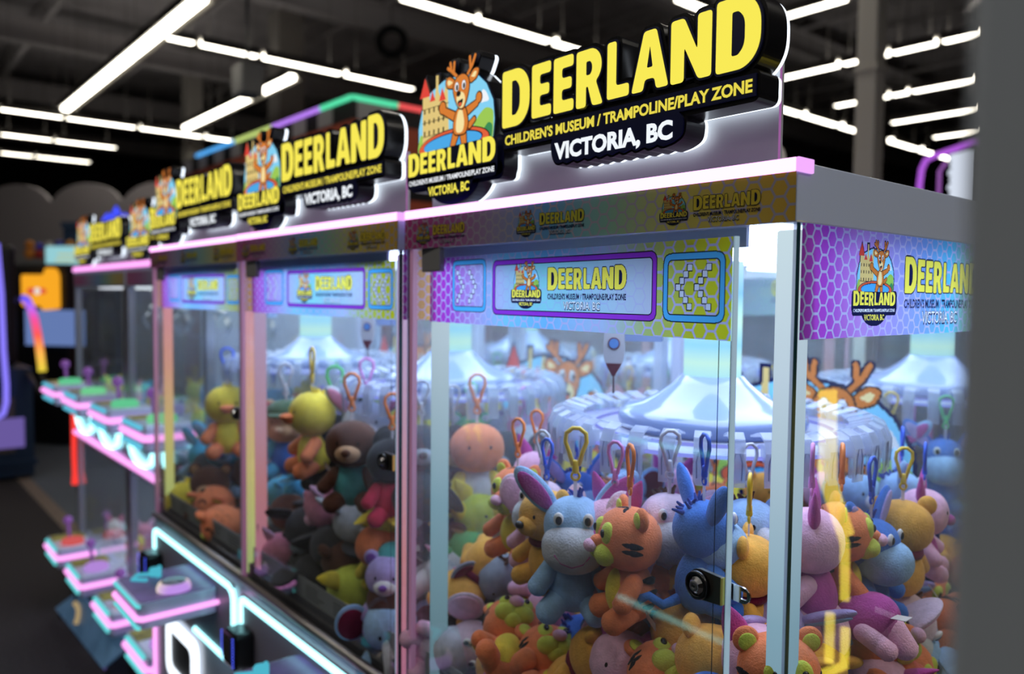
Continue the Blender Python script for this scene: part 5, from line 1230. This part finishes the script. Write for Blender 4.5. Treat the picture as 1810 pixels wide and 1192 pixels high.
# second machine
H2 = 'in the pink-lit machine'; G2 = 'plush toys hanging in the pink-lit claw machine'; P2 = 'plush toys heaped in the pink-lit claw machine'
for kind, u, v, ax, val, rz, hang, s in (
    ('chick', 552, 732, 'y', .07, -10, 'yellow', 1.35), ('chick', 545, 695, 'y', .36, 20, 'yellow', 1.1), ('capdoll', 506, 748, 'y', .12, 48, 'clear', 1.35), ('blackcat', 592, 775, 'y', .13, 60, 'green', 1.5), ('monkey', 622, 785, 'y', .055, 50, 'orange', 1.30),
    ('bunnyG', 648, 748, 'y', .16, 60, 'pink', 1.3), ('octo', 484, 715, 'y', .30, 40, 'blue', 1.3), ('lilacB', 588, 712, 'y', .34, 40, 'green', 1.1), ('octo', 600, 690, 'y', .48, 20, 'blue', 1.0), ('ladybug', 693, 815, 'y', .09, 60, 'orange', 1.2),
    ('pumpkin', 843, 792, 'x', -.87, 60, 'orange', 1.35), ('frog', 832, 765, 'x', -1.0, 60, 'green', 1.0), ('dogD', 893, 800, 'x', -.95, 30, 'clear', 1.3), ('catW', 930, 785, 'x', -.97, 60, 'pink', 1.2), ('pigP', 955, 748, 'x', -1.12, 60, 'pink', 1.0),
    ('bearBr', 800, 795, 'x', -.93, 70, 'clear', 1.2), ('lilacB', 912, 752, 'x', -1.15, 60, 'clear', 1.0), ('bunnyG', 875, 765, 'x', -1.05, 20, 'orange', 1.15), ('dogD', 745, 790, 'x', -.93, 60, 'clear', 1.2)):
    plush(kind, (at_y if ax == 'y' else at_x)(u, v, val), (0, 0, rz), s, hang, H2, G2)
for kind, u, v, ax, val, rot, s in (
    ('octo', 530, 845, 'y', .22, (0, 0, 40), .9), ('octo', 492, 868, 'y', .16, (40, 0, 0), .95), ('octo', 528, 872, 'y', .16, (0, 30, 60), .95), ('catY', 592, 855, 'y', .25, (60, 0, 40), .95), ('bearBr', 512, 905, 'y', .12, (80, 0, 30), 1.2),
    ('pigP', 580, 895, 'y', .10, (70, 50, 40), 1.35), ('dogD', 545, 935, 'y', .10, (60, 20, 50), 1.35), ('dogD', 590, 965, 'y', .09, (90, 0, 20), 1.3), ('bunnyG', 628, 925, 'y', .12, (70, 30, 30), 1.2), ('catY', 652, 880, 'y', .16, (50, 0, 60), 1.2),
    ('catY', 685, 905, 'y', .10, (100, 0, 40), 1.1), ('pumpkin', 686, 862, 'y', .16, (0, 0, 40), 1.1), ('pigP', 497, 978, 'y', .075, (20, 0, 60), 1.3), ('blackcat', 640, 960, 'y', .16, (80, 0, 60), 1.3), ('bearBr', 610, 990, 'y', .10, (90, 40, 40), 1.3),
    ('catY', 625, 1040, 'y', .10, (95, 60, 30), 1.45), ('lilacB', 688, 1018, 'y', .06, (0, 0, 45), 1.1), ('pumpkin', 668, 965, 'y', .08, (40, 0, 45), 1.1), ('monkey', 690, 1060, 'y', .06, (160, 0, 45), 1.1), ('elephantB', 690, 1105, 'y', .05, (20, 0, 60), 1.3), ('dogD', 560, 1015, 'y', .08, (90, 0, 80), 1.3),
    ('catY', 840, 912, 'x', -.86, (30, -60, 50), 1.3), ('frog', 828, 975, 'x', -.84, (80, 0, 40), 1.2), ('catW', 800, 1005, 'x', -.85, (60, 30, 20), 1.2), ('bearBr', 795, 940, 'x', -.90, (60, 0, 20), 1.3), ('bunnyG', 862, 862, 'x', -.98, (50, 20, 60), 1.2), ('dogD', 900, 940, 'x', -.95, (80, 0, 20), 1.3),
    ('catW', 868, 990, 'x', -.92, (70, 0, 0), 1.2), ('bearBr', 925, 975, 'x', -1.0, (70, 0, 60), 1.3), ('frog', 905, 1010, 'x', -.9, (80, 0, 90), 1.1), ('dogD', 740, 880, 'x', -.90, (40, 0, 20), 1.3)):
    plush(kind, (at_y if ax == 'y' else at_x)(u, v, val), rot, s, None, H2, P2)
K2 = ['dogD', 'bearBr', 'blackcat', 'bunnyG', 'catY', 'monkey', 'octo', 'catW', 'pigP']
for i in range(5):
    for j in range(4):
        plush(K2[(i * 4 + j * 3) % 9], (-1.43 + i * .135 + rs.uniform(-.02, .02), .20 + j * .15 + rs.uniform(-.02, .02), 1.02 + rs.uniform(-.01, .04)), (rs.uniform(30, 130), rs.uniform(-40, 40), rs.uniform(0, 360)), 1.35, None, 'deep ' + H2, 'plush toys deep in the heap of the pink-lit claw machine')
# third machine
H3 = 'in the rainbow-lit machine'; G3 = 'plush toys hanging in the rainbow-lit claw machine'; P3 = 'plush toys heaped in the rainbow-lit claw machine'
for kind, u, v, val, rot, s, hang in (('chick', 402, 715, .13, (0, 0, 70), 1.5, 'blue'), ('frog', 384, 768, .30, (0, 0, 40), 1.2, 'clear'), ('octo', 372, 700, .45, (0, 0, 40), 1.0, 'blue'), ('catY', 345, 690, .55, (0, 0, 40), 1.0, 'yellow'),
    ('bunnyB', 362, 805, .18, (30, 20, 60), 1.3, None), ('bunnyB', 398, 795, .16, (0, 0, 60), 1.4, None), ('catW', 332, 810, .26, (20, 0, 60), 1.3, None), ('blackcat', 308, 862, .12, (20, 0, 90), 1.3, None), ('bearBr', 372, 855, .10, (0, 0, 55), 1.4, None), ('chick', 332, 885, .09, (5, 0, 60), 1.65, None),
    ('tiger', 378, 890, .09, (60, 0, 30), 1.4, None), ('tiger', 395, 930, .07, (80, 30, 30), 1.5, None), ('monkey', 320, 840, .2, (30, 0, 50), 1.2, None), ('catW', 350, 840, .22, (60, 0, 50), 1.2, None)):
    plush(kind, at_y(u, v, val), rot, s, hang, H3, G3 if hang else P3)
for i in range(4):
    for j in range(3): plush(K2[(i * 5 + j * 2) % 9], (-2.18 + i * .16, .22 + j * .18, 1.03), (rs.uniform(30, 130), rs.uniform(-40, 40), rs.uniform(0, 360)), 1.45, None, 'deep ' + H3, 'plush toys deep in the heap of the rainbow-lit claw machine')
# the machines behind: what shows through the clear walls
for bi, (b, names, wh) in enumerate(zip(RB, (['donkeyL', 'pig', 'bear', 'tiger', 'donkeyB', 'elephant'], ['bunnyG', 'catW', 'dogD', 'pigP', 'frog', 'catY'], ['catY', 'octo', 'bearBr', 'chick', 'bunnyB', 'catW']), ('behind the ajar machine', 'behind the pink-lit machine', 'behind the rainbow-lit machine'))):
    cx, cy = b.location.x - CX, 1.70 - CY
    for i in range(9):
        a = RAD(-150 + i * 22); plush(names[(i * 4 + bi) % 6], (cx + .285 * cos(a), cy + .285 * sin(a), 1.262), (0, 0, math.degrees(a) + 90), 1.15, CLN[i % 5], wh, 'plush toys hanging ' + wh)
    for i in range(4):
        for j in range(3): plush(names[(i + j * 2) % 6], (cx - .25 + i * .16, .99 + j * .17, 1.03 + rs.uniform(0, .05)), (rs.uniform(30, 130), rs.uniform(-40, 40), rs.uniform(0, 360)), 1.25, None, 'low ' + wh, 'plush toys heaped ' + wh)
# small prizes on the shelves of the two-level machines
for bx_, wh in ((-3.385, 'in the red-sided two-level machine'), (-2.350, 'in the half-hidden two-level machine')):
    for i in range(5):
        for z_, lv in ((.265, 'below '), (1.045, 'above ')):
            plush(['catW', 'catY', 'lilacB', 'pigP', 'octo', 'frog', 'chick'][(i * 3 + (z_ > .5) + (bx_ > -3)) % 7], (bx_ - .90 + i * .19, .36 + .10 * (i % 2), z_ + .035), (10, 0, 50 + 30 * i), 1.1, None, lv + wh, 'prizes ' + wh)
from collections import defaultdict
by = defaultdict(list)
for k, h, w_, u, o in PLUSH: by[(k, bool(h), w_)].append((u, o))
NTH = ['first', 'second', 'third', 'fourth', 'fifth', 'sixth', 'seventh', 'eighth', 'ninth', 'tenth']
for (k, h, w_), L in by.items():
    L.sort(key=lambda q: q[0]); n = len(L)
    for i, (u, o) in enumerate(L):
        place = ('hanging ' if h else 'lying ') + w_.replace('deep in', 'deep inside')
        o['label'] = SPEC[k]['d'] + ' ' + place + ('' if n == 1 else ', ' + NTH[i] + ' from the hinge')
